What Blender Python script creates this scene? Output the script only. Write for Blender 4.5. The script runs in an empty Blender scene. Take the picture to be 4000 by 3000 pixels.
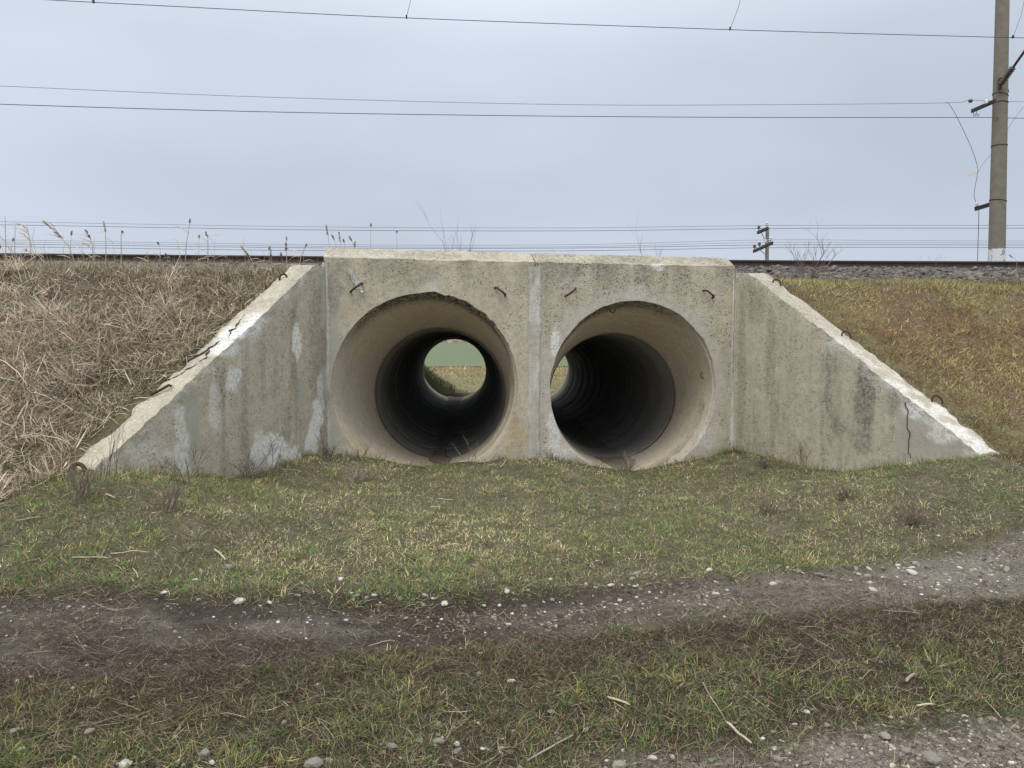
import bpy, bmesh, math, random
import numpy as np
from mathutils import Vector, Matrix, Euler

random.seed(7)
rng = np.random.default_rng(7)
C = bpy.context.scene.collection
scene = bpy.context.scene

# ------------------------------------------------------------------ camera, world, sun, exposure
CAMZ = 1.65
PITCH = math.radians(3.243)
cam_d = bpy.data.cameras.new('camera')
cam = bpy.data.objects.new('camera', cam_d)
C.objects.link(cam)
cam.location = (0, 0, CAMZ)
cam.rotation_euler = (math.radians(90) - PITCH, 0, 0)
cam_d.sensor_width = 36
cam_d.lens = 27
cam_d.clip_start = 0.05
cam_d.clip_end = 6000
scene.camera = cam

SUN_EL, SUN_AZ = math.radians(56), math.radians(205)      # azimuth clockwise from +Y
world = bpy.data.worlds.new('World')
scene.world = world
world.use_nodes = True
wn, wl = world.node_tree.nodes, world.node_tree.links
wn.clear()
w_out = wn.new('ShaderNodeOutputWorld')
w_bg = wn.new('ShaderNodeBackground')
w_bg.inputs['Strength'].default_value = 0.1
w_sky = wn.new('ShaderNodeTexSky')
w_sky.sky_type = 'NISHITA'
w_sky.sun_disc = False
w_sky.sun_elevation = SUN_EL
w_sky.sun_rotation = SUN_AZ
w_sky.air_density = 1.0
w_sky.dust_density = 2.0
w_tc = wn.new('ShaderNodeTexCoord')
w_sep = wn.new('ShaderNodeSeparateXYZ')
wl.new(w_tc.outputs['Generated'], w_sep.inputs[0])
# overcast layer: brightness rises towards the zenith as a real overcast sky does
w_ramp = wn.new('ShaderNodeValToRGB')
cr = w_ramp.color_ramp
cr.elements[0].position = 0.0
cr.elements[0].color = (6.5, 6.95, 7.9, 1)
cr.elements[1].position = 1.0
cr.elements[1].color = (17.2, 17.2, 17.4, 1)
for pos, col in ((0.07, (5.9, 6.45, 7.55)), (0.20, (5.7, 6.4, 7.5)), (0.34, (6.7, 7.5, 8.6)), (0.48, (9.0, 9.8, 10.6))):
    e = cr.elements.new(pos)
    e.color = (*col, 1)
wl.new(w_sep.outputs['Z'], w_ramp.inputs['Fac'])
w_map = wn.new('ShaderNodeMapping')
w_map.inputs['Scale'].default_value = (1.0, 1.0, 2.6)
wl.new(w_tc.outputs['Generated'], w_map.inputs[0])
w_noise = wn.new('ShaderNodeTexNoise')
w_noise.inputs['Scale'].default_value = 1.7
w_noise.inputs['Detail'].default_value = 3.5
w_noise.inputs['Roughness'].default_value = 0.45
w_map.inputs['Location'].default_value = (0.35, 0.2, 0.1)
wl.new(w_map.outputs[0], w_noise.inputs['Vector'])
w_mr = wn.new('ShaderNodeMapRange')
w_mr.inputs['From Min'].default_value = 0.3
w_mr.inputs['From Max'].default_value = 0.72
w_mr.inputs['To Min'].default_value = 0.90
w_mr.inputs['To Max'].default_value = 1.14
wl.new(w_noise.outputs['Fac'], w_mr.inputs['Value'])
w_mul = wn.new('ShaderNodeVectorMath')
w_mul.operation = 'SCALE'
wl.new(w_ramp.outputs['Color'], w_mul.inputs[0])
wl.new(w_mr.outputs['Result'], w_mul.inputs['Scale'])
w_mix = wn.new('ShaderNodeMix')
w_mix.data_type = 'RGBA'
w_mix.inputs['Factor'].default_value = 0.92
wl.new(w_sky.outputs['Color'], w_mix.inputs[6])
wl.new(w_mul.outputs[0], w_mix.inputs[7])
wl.new(w_mix.outputs[2], w_bg.inputs['Color'])
wl.new(w_bg.outputs[0], w_out.inputs['Surface'])

sun_d = bpy.data.lights.new('sun', 'SUN')
sun_d.energy = 1.5
sun_d.angle = math.radians(32)
sun_d.color = (1.0, 0.96, 0.9)
sun = bpy.data.objects.new('sun', sun_d)
C.objects.link(sun)
sdir = Vector((math.sin(SUN_AZ) * math.cos(SUN_EL), math.cos(SUN_AZ) * math.cos(SUN_EL), math.sin(SUN_EL)))
sun.rotation_euler = (-sdir).to_track_quat('-Z', 'Y').to_euler()
sun.location = (-5, -5, 20)

vs = scene.view_settings
vs.view_transform = 'Standard'
vs.look = 'None'
vs.exposure = 0.0
vs.gamma = 1.0
vs.use_curve_mapping = False
scene.cycles.max_bounces = 6
scene.cycles.diffuse_bounces = 3
scene.cycles.transparent_max_bounces = 8

# ------------------------------------------------------------------ numpy noise
def _hash(ix, iy, iz):
    h = (ix.astype(np.uint32) * np.uint32(374761393) + iy.astype(np.uint32) * np.uint32(668265263)
         + iz.astype(np.uint32) * np.uint32(2246822519))
    h = (h ^ (h >> np.uint32(13))) * np.uint32(1274126177)
    h = h ^ (h >> np.uint32(16))
    return h.astype(np.float64) / 4294967295.0

def vnoise(p):
    p = np.asarray(p, float)
    i = np.floor(p).astype(np.int64)
    f = p - i
    f = f * f * (3 - 2 * f)
    r = 0
    for dx in (0, 1):
        wx = f[:, 0] if dx else 1 - f[:, 0]
        for dy in (0, 1):
            wy = f[:, 1] if dy else 1 - f[:, 1]
            for dz in (0, 1):
                wz = f[:, 2] if dz else 1 - f[:, 2]
                r = r + wx * wy * wz * _hash(i[:, 0] + dx, i[:, 1] + dy, i[:, 2] + dz)
    return r

def fbm(p, octv=4, gain=0.5):
    p = np.asarray(p, float)
    a, s, t = 1.0, 0, 0
    for k in range(octv):
        s = s + a * vnoise(p * (2 ** k) + 17.3 * k)
        t += a
        a *= gain
    return s / t

def n2(x, y, sc, octv=3, off=0.0):
    x = np.asarray(x, float)
    return fbm(np.stack([x.ravel() * sc, np.asarray(y, float).ravel() * sc, np.full(x.size, off)], 1), octv).reshape(x.shape)

def sm(a, b, x):
    t = np.clip((x - a) / (b - a), 0, 1)
    return t * t * (3 - 2 * t)

def lin(r, g, b):
    def f(c):
        c /= 255.0
        return c / 12.92 if c <= 0.04045 else ((c + 0.055) / 1.055) ** 2.4
    return np.array([f(r), f(g), f(b)])

def at_y(px, py, Y):
    """the world point at distance Y seen at photo pixel (px, py)"""
    a, b = (px - 2000) / 3000, (1500 - py) / 3000
    c, s = math.cos(PITCH), math.sin(PITCH)
    d = Vector((a, c + b * s, b * c - s))
    k = Y / d.y
    return Vector((d.x * k, Y, CAMZ + d.z * k))

def at_z(px, py, z):
    a, b = (px - 2000) / 3000, (1500 - py) / 3000
    c, s = math.cos(PITCH), math.sin(PITCH)
    d = Vector((a, c + b * s, b * c - s))
    k = (z - CAMZ) / d.z
    return Vector((d.x * k, d.y * k, z))

# ------------------------------------------------------------------ object helpers
def tag(o, label=None, cat=None, group=None, kind=None):
    if label: o['label'] = label
    if cat: o['category'] = cat
    if group: o['group'] = group
    if kind: o['kind'] = kind
    return o

def empty(name, loc, label=None, cat=None, group=None, kind=None):
    o = bpy.data.objects.new(name, None)
    o.empty_display_size = 0.2
    o.location = loc
    C.objects.link(o)
    return tag(o, label, cat, group, kind)

def mesh_np(name, V, F, mats, parent=None, smooth=False, cols=None, tri=True, world_coords=True):
    """V (n,3) in world coordinates, F (m,k) faces of k corners"""
    me = bpy.data.meshes.new(name)
    V = np.asarray(V, np.float32)
    F = np.asarray(F, np.int32)
    k = F.shape[1]
    me.vertices.add(len(V))
    me.vertices.foreach_set('co', V.ravel())
    me.loops.add(F.size)
    me.loops.foreach_set('vertex_index', F.ravel())
    me.polygons.add(len(F))
    me.polygons.foreach_set('loop_start', np.arange(0, F.size, k, dtype=np.int32))
    me.polygons.foreach_set('loop_total', np.full(len(F), k, np.int32))
    if smooth:
        me.polygons.foreach_set('use_smooth', np.ones(len(F), bool))
    me.update(calc_edges=True)
    me.validate()
    for nm, c in (cols or {}).items():
        at = me.color_attributes.new(nm, 'FLOAT_COLOR', 'POINT')
        c = np.asarray(c, np.float32)
        if c.shape[1] == 3:
            c = np.concatenate([c, np.ones((len(c), 1), np.float32)], 1)
        at.data.foreach_set('color', c.ravel())
    if not isinstance(mats, (list, tuple)): mats = [mats]
    for m in mats:
        if m: me.materials.append(m)
    o = bpy.data.objects.new(name, me)
    C.objects.link(o)
    if parent is not None:
        o.parent = parent
        if world_coords:
            off = Vector((0, 0, 0))
            q = parent
            while q is not None:
                off += q.location
                q = q.parent
            o.location = -off
    return o

class MB:
    """collects simple shapes (quads and triangles) and links them as one mesh"""
    def __init__(self): self.v, self.f = [], []
    def add(self, verts, faces):
        b = len(self.v)
        self.v += [tuple(p) for p in verts]
        self.f += [tuple(i + b for i in f) for f in faces]
    def box(self, c, size, rot=None):
        R = rot or Matrix.Identity(3)
        vs_ = [Vector(c) + R @ Vector((sx * size[0] / 2, sy * size[1] / 2, sz * size[2] / 2)) for sz in (-1, 1) for sy in (-1, 1) for sx in (-1, 1)]
        self.add(vs_, [(0, 2, 3, 1), (4, 5, 7, 6), (0, 1, 5, 4), (2, 6, 7, 3), (0, 4, 6, 2), (1, 3, 7, 5)])
    def bar(self, a, b, w, h, up=(0, 0, 1)):
        a, b = Vector(a), Vector(b)
        d = (b - a).normalized()
        s = d.cross(Vector(up))
        if s.length < 1e-4: s = d.cross(Vector((1, 0, 0)))
        s.normalize()
        u = s.cross(d)
        vs_ = []
        for p in (a, b):
            vs_ += [p - s * w / 2 - u * h / 2, p + s * w / 2 - u * h / 2, p + s * w / 2 + u * h / 2, p - s * w / 2 + u * h / 2]
        self.add(vs_, [(0, 3, 2, 1), (4, 5, 6, 7), (0, 1, 5, 4), (1, 2, 6, 5), (2, 3, 7, 6), (3, 0, 4, 7)])
    def tube(self, pts, r, n=5, caps=True):
        pts = [Vector(p) for p in pts]
        rs = r if hasattr(r, '__len__') else [r] * len(pts)
        vs_, fs = [], []
        prev = None
        for i, p in enumerate(pts):
            d = (pts[min(i + 1, len(pts) - 1)] - pts[max(i - 1, 0)])
            d = d.normalized() if d.length > 1e-9 else Vector((0, 0, 1))
            if prev is None:
                s = d.cross(Vector((0, 0, 1)))
                if s.length < 0.05: s = d.cross(Vector((1, 0, 0)))
            else:
                s = prev - d * prev.dot(d)
                if s.length < 1e-6: s = d.cross(Vector((1, 0, 0)))
            s.normalize()
            prev = s
            t = d.cross(s)
            for k in range(n):
                a = 2 * math.pi * k / n
                vs_.append(p + (s * math.cos(a) + t * math.sin(a)) * rs[i])
        for i in range(len(pts) - 1):
            for k in range(n):
                fs.append((i * n + k, i * n + (k + 1) % n, (i + 1) * n + (k + 1) % n, (i + 1) * n + k))
        if caps:
            fs.append(tuple(range(n - 1, -1, -1)))
            fs.append(tuple((len(pts) - 1) * n + k for k in range(n)))
        self.add(vs_, fs)
    def lathe(self, prof, base, axis=(0, 0, 1), n=16):
        ax = Vector(axis).normalized()
        s = ax.cross(Vector((0, 1, 0)))
        if s.length < 0.05: s = ax.cross(Vector((1, 0, 0)))
        s.normalize()
        t = ax.cross(s)
        vs_, fs = [], []
        for (r, h) in prof:
            for k in range(n):
                a = 2 * math.pi * k / n
                vs_.append(Vector(base) + ax * h + (s * math.cos(a) + t * math.sin(a)) * r)
        for i in range(len(prof) - 1):
            for k in range(n):
                fs.append((i * n + k, i * n + (k + 1) % n, (i + 1) * n + (k + 1) % n, (i + 1) * n + k))
        fs.append(tuple(range(n - 1, -1, -1)))
        fs.append(tuple((len(prof) - 1) * n + k for k in range(n)))
        self.add(vs_, fs)
    def strip(self, pts, w, side):
        """a leaf-like strip along pts, tapering to both ends"""
        pts = [Vector(p) for p in pts]
        vs_, fs = [], []
        n = len(pts)
        for i, p in enumerate(pts):
            t = i / (n - 1)
            ww = w * (0.35 + 0.65 * math.sin(math.pi * min(1, t * 0.75 + 0.25))) if i < n - 1 else w * 0.05
            vs_ += [p - Vector(side) * ww / 2, p + Vector(side) * ww / 2]
        for i in range(n - 1):
            fs.append((2 * i, 2 * i + 1, 2 * i + 3, 2 * i + 2))
        self.add(vs_, fs)
    def build(self, name, mat, parent=None, smooth=False):
        me = bpy.data.meshes.new(name)
        me.from_pydata(self.v, [], self.f)
        me.update()
        if smooth:
            me.polygons.foreach_set('use_smooth', np.ones(len(me.polygons), bool))
        if mat: me.materials.append(mat)
        o = bpy.data.objects.new(name, me)
        C.objects.link(o)
        if parent is not None:
            o.parent = parent
            off = Vector((0, 0, 0))
            q = parent
            while q is not None:
                off += q.location
                q = q.parent
            o.location = -off
        return o

# ------------------------------------------------------------------ materials
def new_mat(name):
    m = bpy.data.materials.new(name)
    m.use_nodes = True
    nt = m.node_tree
    b = nt.nodes['Principled BSDF']
    return m, nt.nodes, nt.links, b

def mixc(nodes, links, fac, a, b, blend='MIX'):
    n = nodes.new('ShaderNodeMix')
    n.data_type = 'RGBA'
    n.blend_type = blend
    for sock, val in ((n.inputs['Factor'], fac), (n.inputs[6], a), (n.inputs[7], b)):
        if isinstance(val, bpy.types.NodeSocket): links.new(val, sock)
        elif isinstance(val, (int, float)): sock.default_value = val
        else: sock.default_value = (*val, 1)
    return n.outputs[2]

def noise(nodes, links, vec, scale, detail=4, rough=0.55):
    n = nodes.new('ShaderNodeTexNoise')
    n.inputs['Scale'].default_value = scale
    n.inputs['Detail'].default_value = detail
    n.inputs['Roughness'].default_value = rough
    links.new(vec, n.inputs['Vector'])
    return n.outputs['Fac']

def rng_map(nodes, links, v, a, b, c=0.0, d=1.0):
    n = nodes.new('ShaderNodeMapRange')
    n.inputs['From Min'].default_value = a
    n.inputs['From Max'].default_value = b
    n.inputs['To Min'].default_value = c
    n.inputs['To Max'].default_value = d
    links.new(v, n.inputs['Value'])
    return n.outputs['Result']

def math_n(nodes, links, op, a, b):
    n = nodes.new('ShaderNodeMath')
    n.operation = op
    for i, v in enumerate((a, b)):
        if isinstance(v, bpy.types.NodeSocket): links.new(v, n.inputs[i])
        else: n.inputs[i].default_value = v
    return n.outputs[0]

def concrete(name, c1, c2, pits=1.0, pebbles=1.0, bump=0.5, stretch=None):
    """weathered concrete: masks on the mesh (mask: r lime, g dark stain, b smooth cement; mask2: r yellow lichen, g bare aggregate)"""
    m, N, L, B = new_mat(name)
    tc = N.new('ShaderNodeTexCoord').outputs['Object']
    if stretch:
        mp = N.new('ShaderNodeMapping')
        mp.inputs['Scale'].default_value = stretch
        L.new(tc, mp.inputs[0])
        tcs = mp.outputs[0]
    else:
        tcs = tc
    a1 = N.new('ShaderNodeAttribute'); a1.attribute_name = 'mask'
    a2 = N.new('ShaderNodeAttribute'); a2.attribute_name = 'mask2'
    s1 = N.new('ShaderNodeSeparateColor'); L.new(a1.outputs['Color'], s1.inputs[0])
    s2 = N.new('ShaderNodeSeparateColor'); L.new(a2.outputs['Color'], s2.inputs[0])
    big = noise(N, L, tcs, 1.9, 8, 0.7)
    mid = noise(N, L, tcs, 14, 6, 0.7)
    fine = noise(N, L, tc, 95, 4, 0.7)
    col = mixc(N, L, rng_map(N, L, big, 0.34, 0.66), c1, c2)
    col = mixc(N, L, rng_map(N, L, mid, 0.42, 0.68, 0.0, 0.65), col, tuple(x * k for x, k in zip(c1, (0.60, 0.58, 0.54))))
    col = mixc(N, L, rng_map(N, L, fine, 0.42, 0.66, 0.0, 0.6), col, tuple(min(1, x * 1.32) for x in c2))
    # pebbles showing in the surface
    vo = N.new('ShaderNodeTexVoronoi'); vo.inputs['Scale'].default_value = 38
    vo.inputs['Randomness'].default_value = 1.0
    L.new(tc, vo.inputs['Vector'])
    vc = N.new('ShaderNodeSeparateColor'); L.new(vo.outputs['Color'], vc.inputs[0])
    peb = math_n(N, L, 'MULTIPLY', rng_map(N, L, vo.outputs['Distance'], 0.42, 0.3), rng_map(N, L, vc.outputs[0], 0.72, 0.78))
    aggr = math_n(N, L, 'ADD', math_n(N, L, 'MULTIPLY', s2.outputs[1], 1.0), 0.16 * pebbles)
    pebf = math_n(N, L, 'MULTIPLY', peb, aggr)
    pcol = mixc(N, L, vc.outputs[1], (0.62, 0.58, 0.50), (0.38, 0.25, 0.14))
    pcol = mixc(N, L, rng_map(N, L, vc.outputs[2], 0.3, 0.5), (0.78, 0.76, 0.72), pcol)
    # pits
    vp = N.new('ShaderNodeTexVoronoi'); vp.inputs['Scale'].default_value = 27
    pw = N.new('ShaderNodeVectorMath'); pw.operation = 'ADD'
    nv = N.new('ShaderNodeTexNoise'); nv.inputs['Scale'].default_value = 30; nv.inputs['Detail'].default_value = 3
    L.new(tc, nv.inputs['Vector'])
    sc = N.new('ShaderNodeVectorMath'); sc.operation = 'SCALE'; sc.inputs['Scale'].default_value = 0.045
    L.new(nv.outputs['Color'], sc.inputs[0])
    L.new(tc, pw.inputs[0]); L.new(sc.outputs[0], pw.inputs[1])
    L.new(pw.outputs[0], vp.inputs['Vector'])
    vpc = N.new('ShaderNodeSeparateColor'); L.new(vp.outputs['Color'], vpc.inputs[0])
    pit = math_n(N, L, 'MULTIPLY', rng_map(N, L, vp.outputs['Distance'], 0.34, 0.16), rng_map(N, L, vpc.outputs[0], 0.42, 0.48))
    pit2 = rng_map(N, L, noise(N, L, tc, 46, 3, 0.6), 0.60, 0.66)
    pit = math_n(N, L, 'MAXIMUM', pit, math_n(N, L, 'MULTIPLY', pit2, 0.8))
    nosm = math_n(N, L, 'SUBTRACT', 1.0, s1.outputs[2])
    pit = math_n(N, L, 'MULTIPLY', math_n(N, L, 'MULTIPLY', pit, nosm), pits)
    pit = math_n(N, L, 'MULTIPLY', pit, rng_map(N, L, noise(N, L, tc, 3.2, 4, 0.6), 0.40, 0.62, 0.12, 1.15))
    pit = math_n(N, L, 'MINIMUM', pit, 1.0)
    runs = N.new('ShaderNodeMapping'); runs.inputs['Scale'].default_value = (7.0, 7.0, 0.55)
    L.new(tc, runs.inputs[0])
    rn = rng_map(N, L, noise(N, L, runs.outputs[0], 1.0, 5, 0.65), 0.50, 0.68, 0.0, 0.22)
    col = mixc(N, L, rn, col, tuple(x * k for x, k in zip(c1, (0.50, 0.49, 0.46))))
    col = mixc(N, L, pebf, col, pcol)
    col = mixc(N, L, math_n(N, L, 'MULTIPLY', pit, 0.72), col, (0.07, 0.055, 0.04))
    # smooth cement, stains, lichen, lime
    brk = rng_map(N, L, noise(N, L, tc, 26, 5, 0.7), 0.3, 0.62)
    col = mixc(N, L, math_n(N, L, 'MULTIPLY', s1.outputs[2], 0.85), col, (0.42, 0.40, 0.345))
    dk = math_n(N, L, 'MULTIPLY', s1.outputs[1], brk)
    col = mixc(N, L, math_n(N, L, 'MULTIPLY', dk, 0.85), col, (0.075, 0.07, 0.055))
    ye = math_n(N, L, 'MULTIPLY', s2.outputs[0], rng_map(N, L, noise(N, L, tc, 30, 4, 0.7), 0.35, 0.6))
    col = mixc(N, L, math_n(N, L, 'MULTIPLY', ye, 0.8), col, (0.42, 0.28, 0.07))
    br2 = rng_map(N, L, noise(N, L, tc, 33, 5, 0.75), 0.34, 0.56)
    wh = math_n(N, L, 'MULTIPLY', s1.outputs[0], br2)
    col = mixc(N, L, wh, col, (0.80, 0.79, 0.76))
    L.new(col, B.inputs['Base Color'])
    B.inputs['Roughness'].default_value = 0.92
    B.inputs['Specular IOR Level'].default_value = 0.25
    h = math_n(N, L, 'ADD', math_n(N, L, 'MULTIPLY', mid, 0.6), math_n(N, L, 'MULTIPLY', fine, 0.35))
    h = math_n(N, L, 'SUBTRACT', h, math_n(N, L, 'MULTIPLY', pit, 0.8))
    h = math_n(N, L, 'ADD', h, math_n(N, L, 'MULTIPLY', pebf, 0.5))
    bp = N.new('ShaderNodeBump')
    bp.inputs['Strength'].default_value = bump
    bp.inputs['Distance'].default_value = 0.02
    L.new(h, bp.inputs['Height'])
    L.new(bp.outputs[0], B.inputs['Normal'])
    return m

M = {}
M['headwall'] = concrete('headwall_concrete', (0.455, 0.405, 0.305), (0.55, 0.495, 0.385), 0.85, 0.9, 0.55)
M['headwall_pitted'] = concrete('pitted_headwall_concrete', (0.435, 0.395, 0.30), (0.55, 0.50, 0.395), 1.2, 2.2, 0.7)
M['wing'] = concrete('wing_concrete', (0.44, 0.40, 0.31), (0.54, 0.495, 0.39), 0.8, 0.9, 0.6)
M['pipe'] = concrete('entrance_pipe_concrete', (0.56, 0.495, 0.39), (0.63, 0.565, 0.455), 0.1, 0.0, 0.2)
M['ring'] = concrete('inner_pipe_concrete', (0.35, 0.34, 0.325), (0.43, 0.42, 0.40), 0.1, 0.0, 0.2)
M['mortar'] = concrete('mortar', (0.42, 0.40, 0.34), (0.54, 0.52, 0.45), 0.25, 0.1, 0.4)

def simple(name, c1, c2, scale=20, rough=0.8, bump=0.3, metallic=0.0, spec=0.3):
    m, N, L, B = new_mat(name)
    tc = N.new('ShaderNodeTexCoord').outputs['Object']
    f = noise(N, L, tc, scale, 5, 0.65)
    L.new(mixc(N, L, rng_map(N, L, f, 0.32, 0.68), c1, c2), B.inputs['Base Color'])
    B.inputs['Roughness'].default_value = rough
    B.inputs['Metallic'].default_value = metallic
    B.inputs['Specular IOR Level'].default_value = spec
    bp = N.new('ShaderNodeBump'); bp.inputs['Strength'].default_value = bump; bp.inputs['Distance'].default_value = 0.01
    L.new(f, bp.inputs['Height']); L.new(bp.outputs[0], B.inputs['Normal'])
    return m

M['rust'] = simple('rusty_rebar', (0.045, 0.03, 0.025), (0.10, 0.055, 0.035), 60, 0.85)
M['rail'] = simple('rusty_rail', (0.045, 0.036, 0.033), (0.085, 0.06, 0.05), 9, 0.75)
M['wire'] = simple('wire_metal', (0.05, 0.055, 0.065), (0.09, 0.095, 0.11), 5, 0.6, 0.0)
M['wire_far'] = simple('telegraph_wire', (0.10, 0.11, 0.13), (0.15, 0.16, 0.18), 5, 0.6, 0.0)
M['steel_dark'] = simple('dark_painted_steel', (0.03, 0.03, 0.032), (0.06, 0.055, 0.05), 30, 0.7)
M['insul'] = simple('porcelain', (0.62, 0.60, 0.55), (0.75, 0.73, 0.70), 30, 0.35, 0.05, 0, 0.5)
M['insul_dark'] = simple('brown_porcelain', (0.05, 0.035, 0.03), (0.10, 0.06, 0.05), 30, 0.35, 0.05, 0, 0.5)
M['tube_red'] = simple('weathered_red_steel', (0.06, 0.03, 0.035), (0.10, 0.045, 0.045), 20, 0.6)
M['pole_wood'] = simple('telegraph_pole_concrete', (0.16, 0.155, 0.125), (0.22, 0.21, 0.17), 12, 0.9)
M['white_cap'] = simple('white_plastic', (0.8, 0.8, 0.78), (0.85, 0.85, 0.84), 10, 0.4, 0.0)
M['crack'] = simple('crack_shadow', (0.06, 0.052, 0.042), (0.13, 0.115, 0.095), 40, 1.0, 0.0)
M['stick'] = simple('dry_reed', (0.50, 0.42, 0.28), (0.62, 0.54, 0.38), 30, 0.7, 0.1)
M['reed_stem'] = simple('reed_stem', (0.34, 0.27, 0.18), (0.46, 0.38, 0.26), 14, 0.8, 0.1)
M['plume'] = simple('reed_plume', (0.30, 0.22, 0.14), (0.42, 0.32, 0.22), 14, 0.95, 0.1)
M['plume_pale'] = simple('reed_plume_pale', (0.42, 0.38, 0.32), (0.52, 0.48, 0.42), 14, 0.95, 0.1)
M['twig'] = simple('bare_twig', (0.11, 0.085, 0.07), (0.19, 0.155, 0.13), 14, 0.9, 0.1)
M['weed'] = simple('dead_weed', (0.16, 0.12, 0.10), (0.26, 0.21, 0.17), 14, 0.9, 0.1)
M['weed_dark'] = simple('dark_dead_weed', (0.095, 0.08, 0.065), (0.17, 0.145, 0.12), 14, 0.9, 0.1)
M['weed_pale'] = simple('pale_dead_weed', (0.30, 0.25, 0.21), (0.42, 0.36, 0.30), 14, 0.9, 0.1)
M['stone_white'] = simple('white_limestone', (0.44, 0.41, 0.35), (0.80, 0.77, 0.70), 22, 0.9, 0.5)
M['stone_tan'] = simple('tan_stone', (0.22, 0.19, 0.15), (0.44, 0.40, 0.33), 26, 0.9, 0.5)
M['stone_grey'] = simple('grey_stone', (0.17, 0.155, 0.135), (0.38, 0.355, 0.31), 26, 0.9, 0.5)
M['ballast'] = simple('ballast_granite', (0.085, 0.075, 0.066), (0.19, 0.17, 0.148), 9, 0.9, 0.5)
M['ballast_pale'] = simple('ballast_granite_pale', (0.15, 0.135, 0.118), (0.26, 0.235, 0.205), 9, 0.9, 0.5)
M['clod'] = simple('soil_clod', (0.045, 0.038, 0.031), (0.10, 0.088, 0.074), 9, 0.95, 0.5)
M['silt'] = simple('tunnel_silt', (0.15, 0.122, 0.095), (0.32, 0.27, 0.215), 9, 0.95, 0.6)

def clear_plastic():
    m, N, L, B = new_mat('clear_plastic')
    B.inputs['Base Color'].default_value = (0.92, 0.95, 0.95, 1)
    B.inputs['Roughness'].default_value = 0.08
    B.inputs['Transmission Weight'].default_value = 0.8
    B.inputs['IOR'].default_value = 1.12
    B.inputs['Specular IOR Level'].default_value = 1.0
    return m
M['clear'] = clear_plastic()

def vegetation(name, transl=0.25):
    m, N, L, B = new_mat(name)
    a = N.new('ShaderNodeAttribute'); a.attribute_name = 'col'
    L.new(a.outputs['Color'], B.inputs['Base Color'])
    B.inputs['Roughness'].default_value = 0.85
    B.inputs['Specular IOR Level'].default_value = 0.15
    tr = N.new('ShaderNodeBsdfTranslucent')
    L.new(a.outputs['Color'], tr.inputs['Color'])
    mx = N.new('ShaderNodeMixShader'); mx.inputs['Fac'].default_value = transl
    L.new(B.outputs[0], mx.inputs[1]); L.new(tr.outputs[0], mx.inputs[2])
    L.new(mx.outputs[0], N['Material Output'].inputs['Surface'])
    return m
M['veg'] = vegetation('grass_blades')
M['dry'] = vegetation('dry_stalks', 0.12)

def soil(name):
    m, N, L, B = new_mat(name)
    tc = N.new('ShaderNodeTexCoord').outputs['Object']
    a = N.new('ShaderNodeAttribute'); a.attribute_name = 'col'
    f1 = noise(N, L, tc, 30, 8, 0.78)
    f2 = noise(N, L, tc, 170, 5, 0.8)
    f3 = noise(N, L, tc, 4.5, 5, 0.6)
    k = math_n(N, L, 'MULTIPLY', rng_map(N, L, f1, 0.3, 0.7, 0.5, 1.55), rng_map(N, L, f2, 0.32, 0.68, 0.45, 1.6))
    k = math_n(N, L, 'MULTIPLY', k, rng_map(N, L, f3, 0.3, 0.7, 0.8, 1.22))
    sc = N.new('ShaderNodeVectorMath'); sc.operation = 'SCALE'
    L.new(a.outputs['Color'], sc.inputs[0]); L.new(k, sc.inputs['Scale'])
    # small grit
    vo = N.new('ShaderNodeTexVoronoi'); vo.inputs['Scale'].default_value = 70
    L.new(tc, vo.inputs['Vector'])
    vc = N.new('ShaderNodeSeparateColor'); L.new(vo.outputs['Color'], vc.inputs[0])
    g = math_n(N, L, 'MULTIPLY', rng_map(N, L, vo.outputs['Distance'], 0.4, 0.25), rng_map(N, L, vc.outputs[0], 0.88, 0.93))
    g = math_n(N, L, 'MULTIPLY', g, a.outputs['Alpha'])
    col = mixc(N, L, g, sc.outputs[0], (0.30, 0.28, 0.25))
    L.new(col, B.inputs['Base Color'])
    B.inputs['Roughness'].default_value = 0.95
    B.inputs['Specular IOR Level'].default_value = 0.15
    h = math_n(N, L, 'ADD', math_n(N, L, 'MULTIPLY', f1, 0.9), math_n(N, L, 'MULTIPLY', f2, 0.35))
    bp = N.new('ShaderNodeBump'); bp.inputs['Strength'].default_value = 0.7; bp.inputs['Distance'].default_value = 0.03
    L.new(h, bp.inputs['Height']); L.new(bp.outputs[0], B.inputs['Normal'])
    return m
M['soil'] = soil('soil')
M['field'] = simple('winter_crop', (0.125, 0.158, 0.080), (0.155, 0.185, 0.10), 0.35, 0.95, 0.0)

# ------------------------------------------------------------------ the lie of the land
KV = 0.2155                                   # the track and the headwall run at about 12 degrees to the picture
WL0, WL1 = np.array([-2.336, 9.627]), np.array([-3.49, 6.40])     # left wing wall, start and tip
WR0, WR1 = np.array([3.125, 10.80]), np.array([4.593, 7.51])      # right wing wall

def bank_v(x):                                # edge of the cut bank above the far wheel rut
    x = np.asarray(x, float)
    return np.interp(x, [-8, -3.2, -1.5, 0.0, 1.5, 4.1, 9], [5.15, 5.08, 4.95, 4.86, 4.95, 5.12, 5.15]) + 0.16 * (n2(x, x * 0, 1.3, 3, 4.4) - 0.5)

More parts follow.
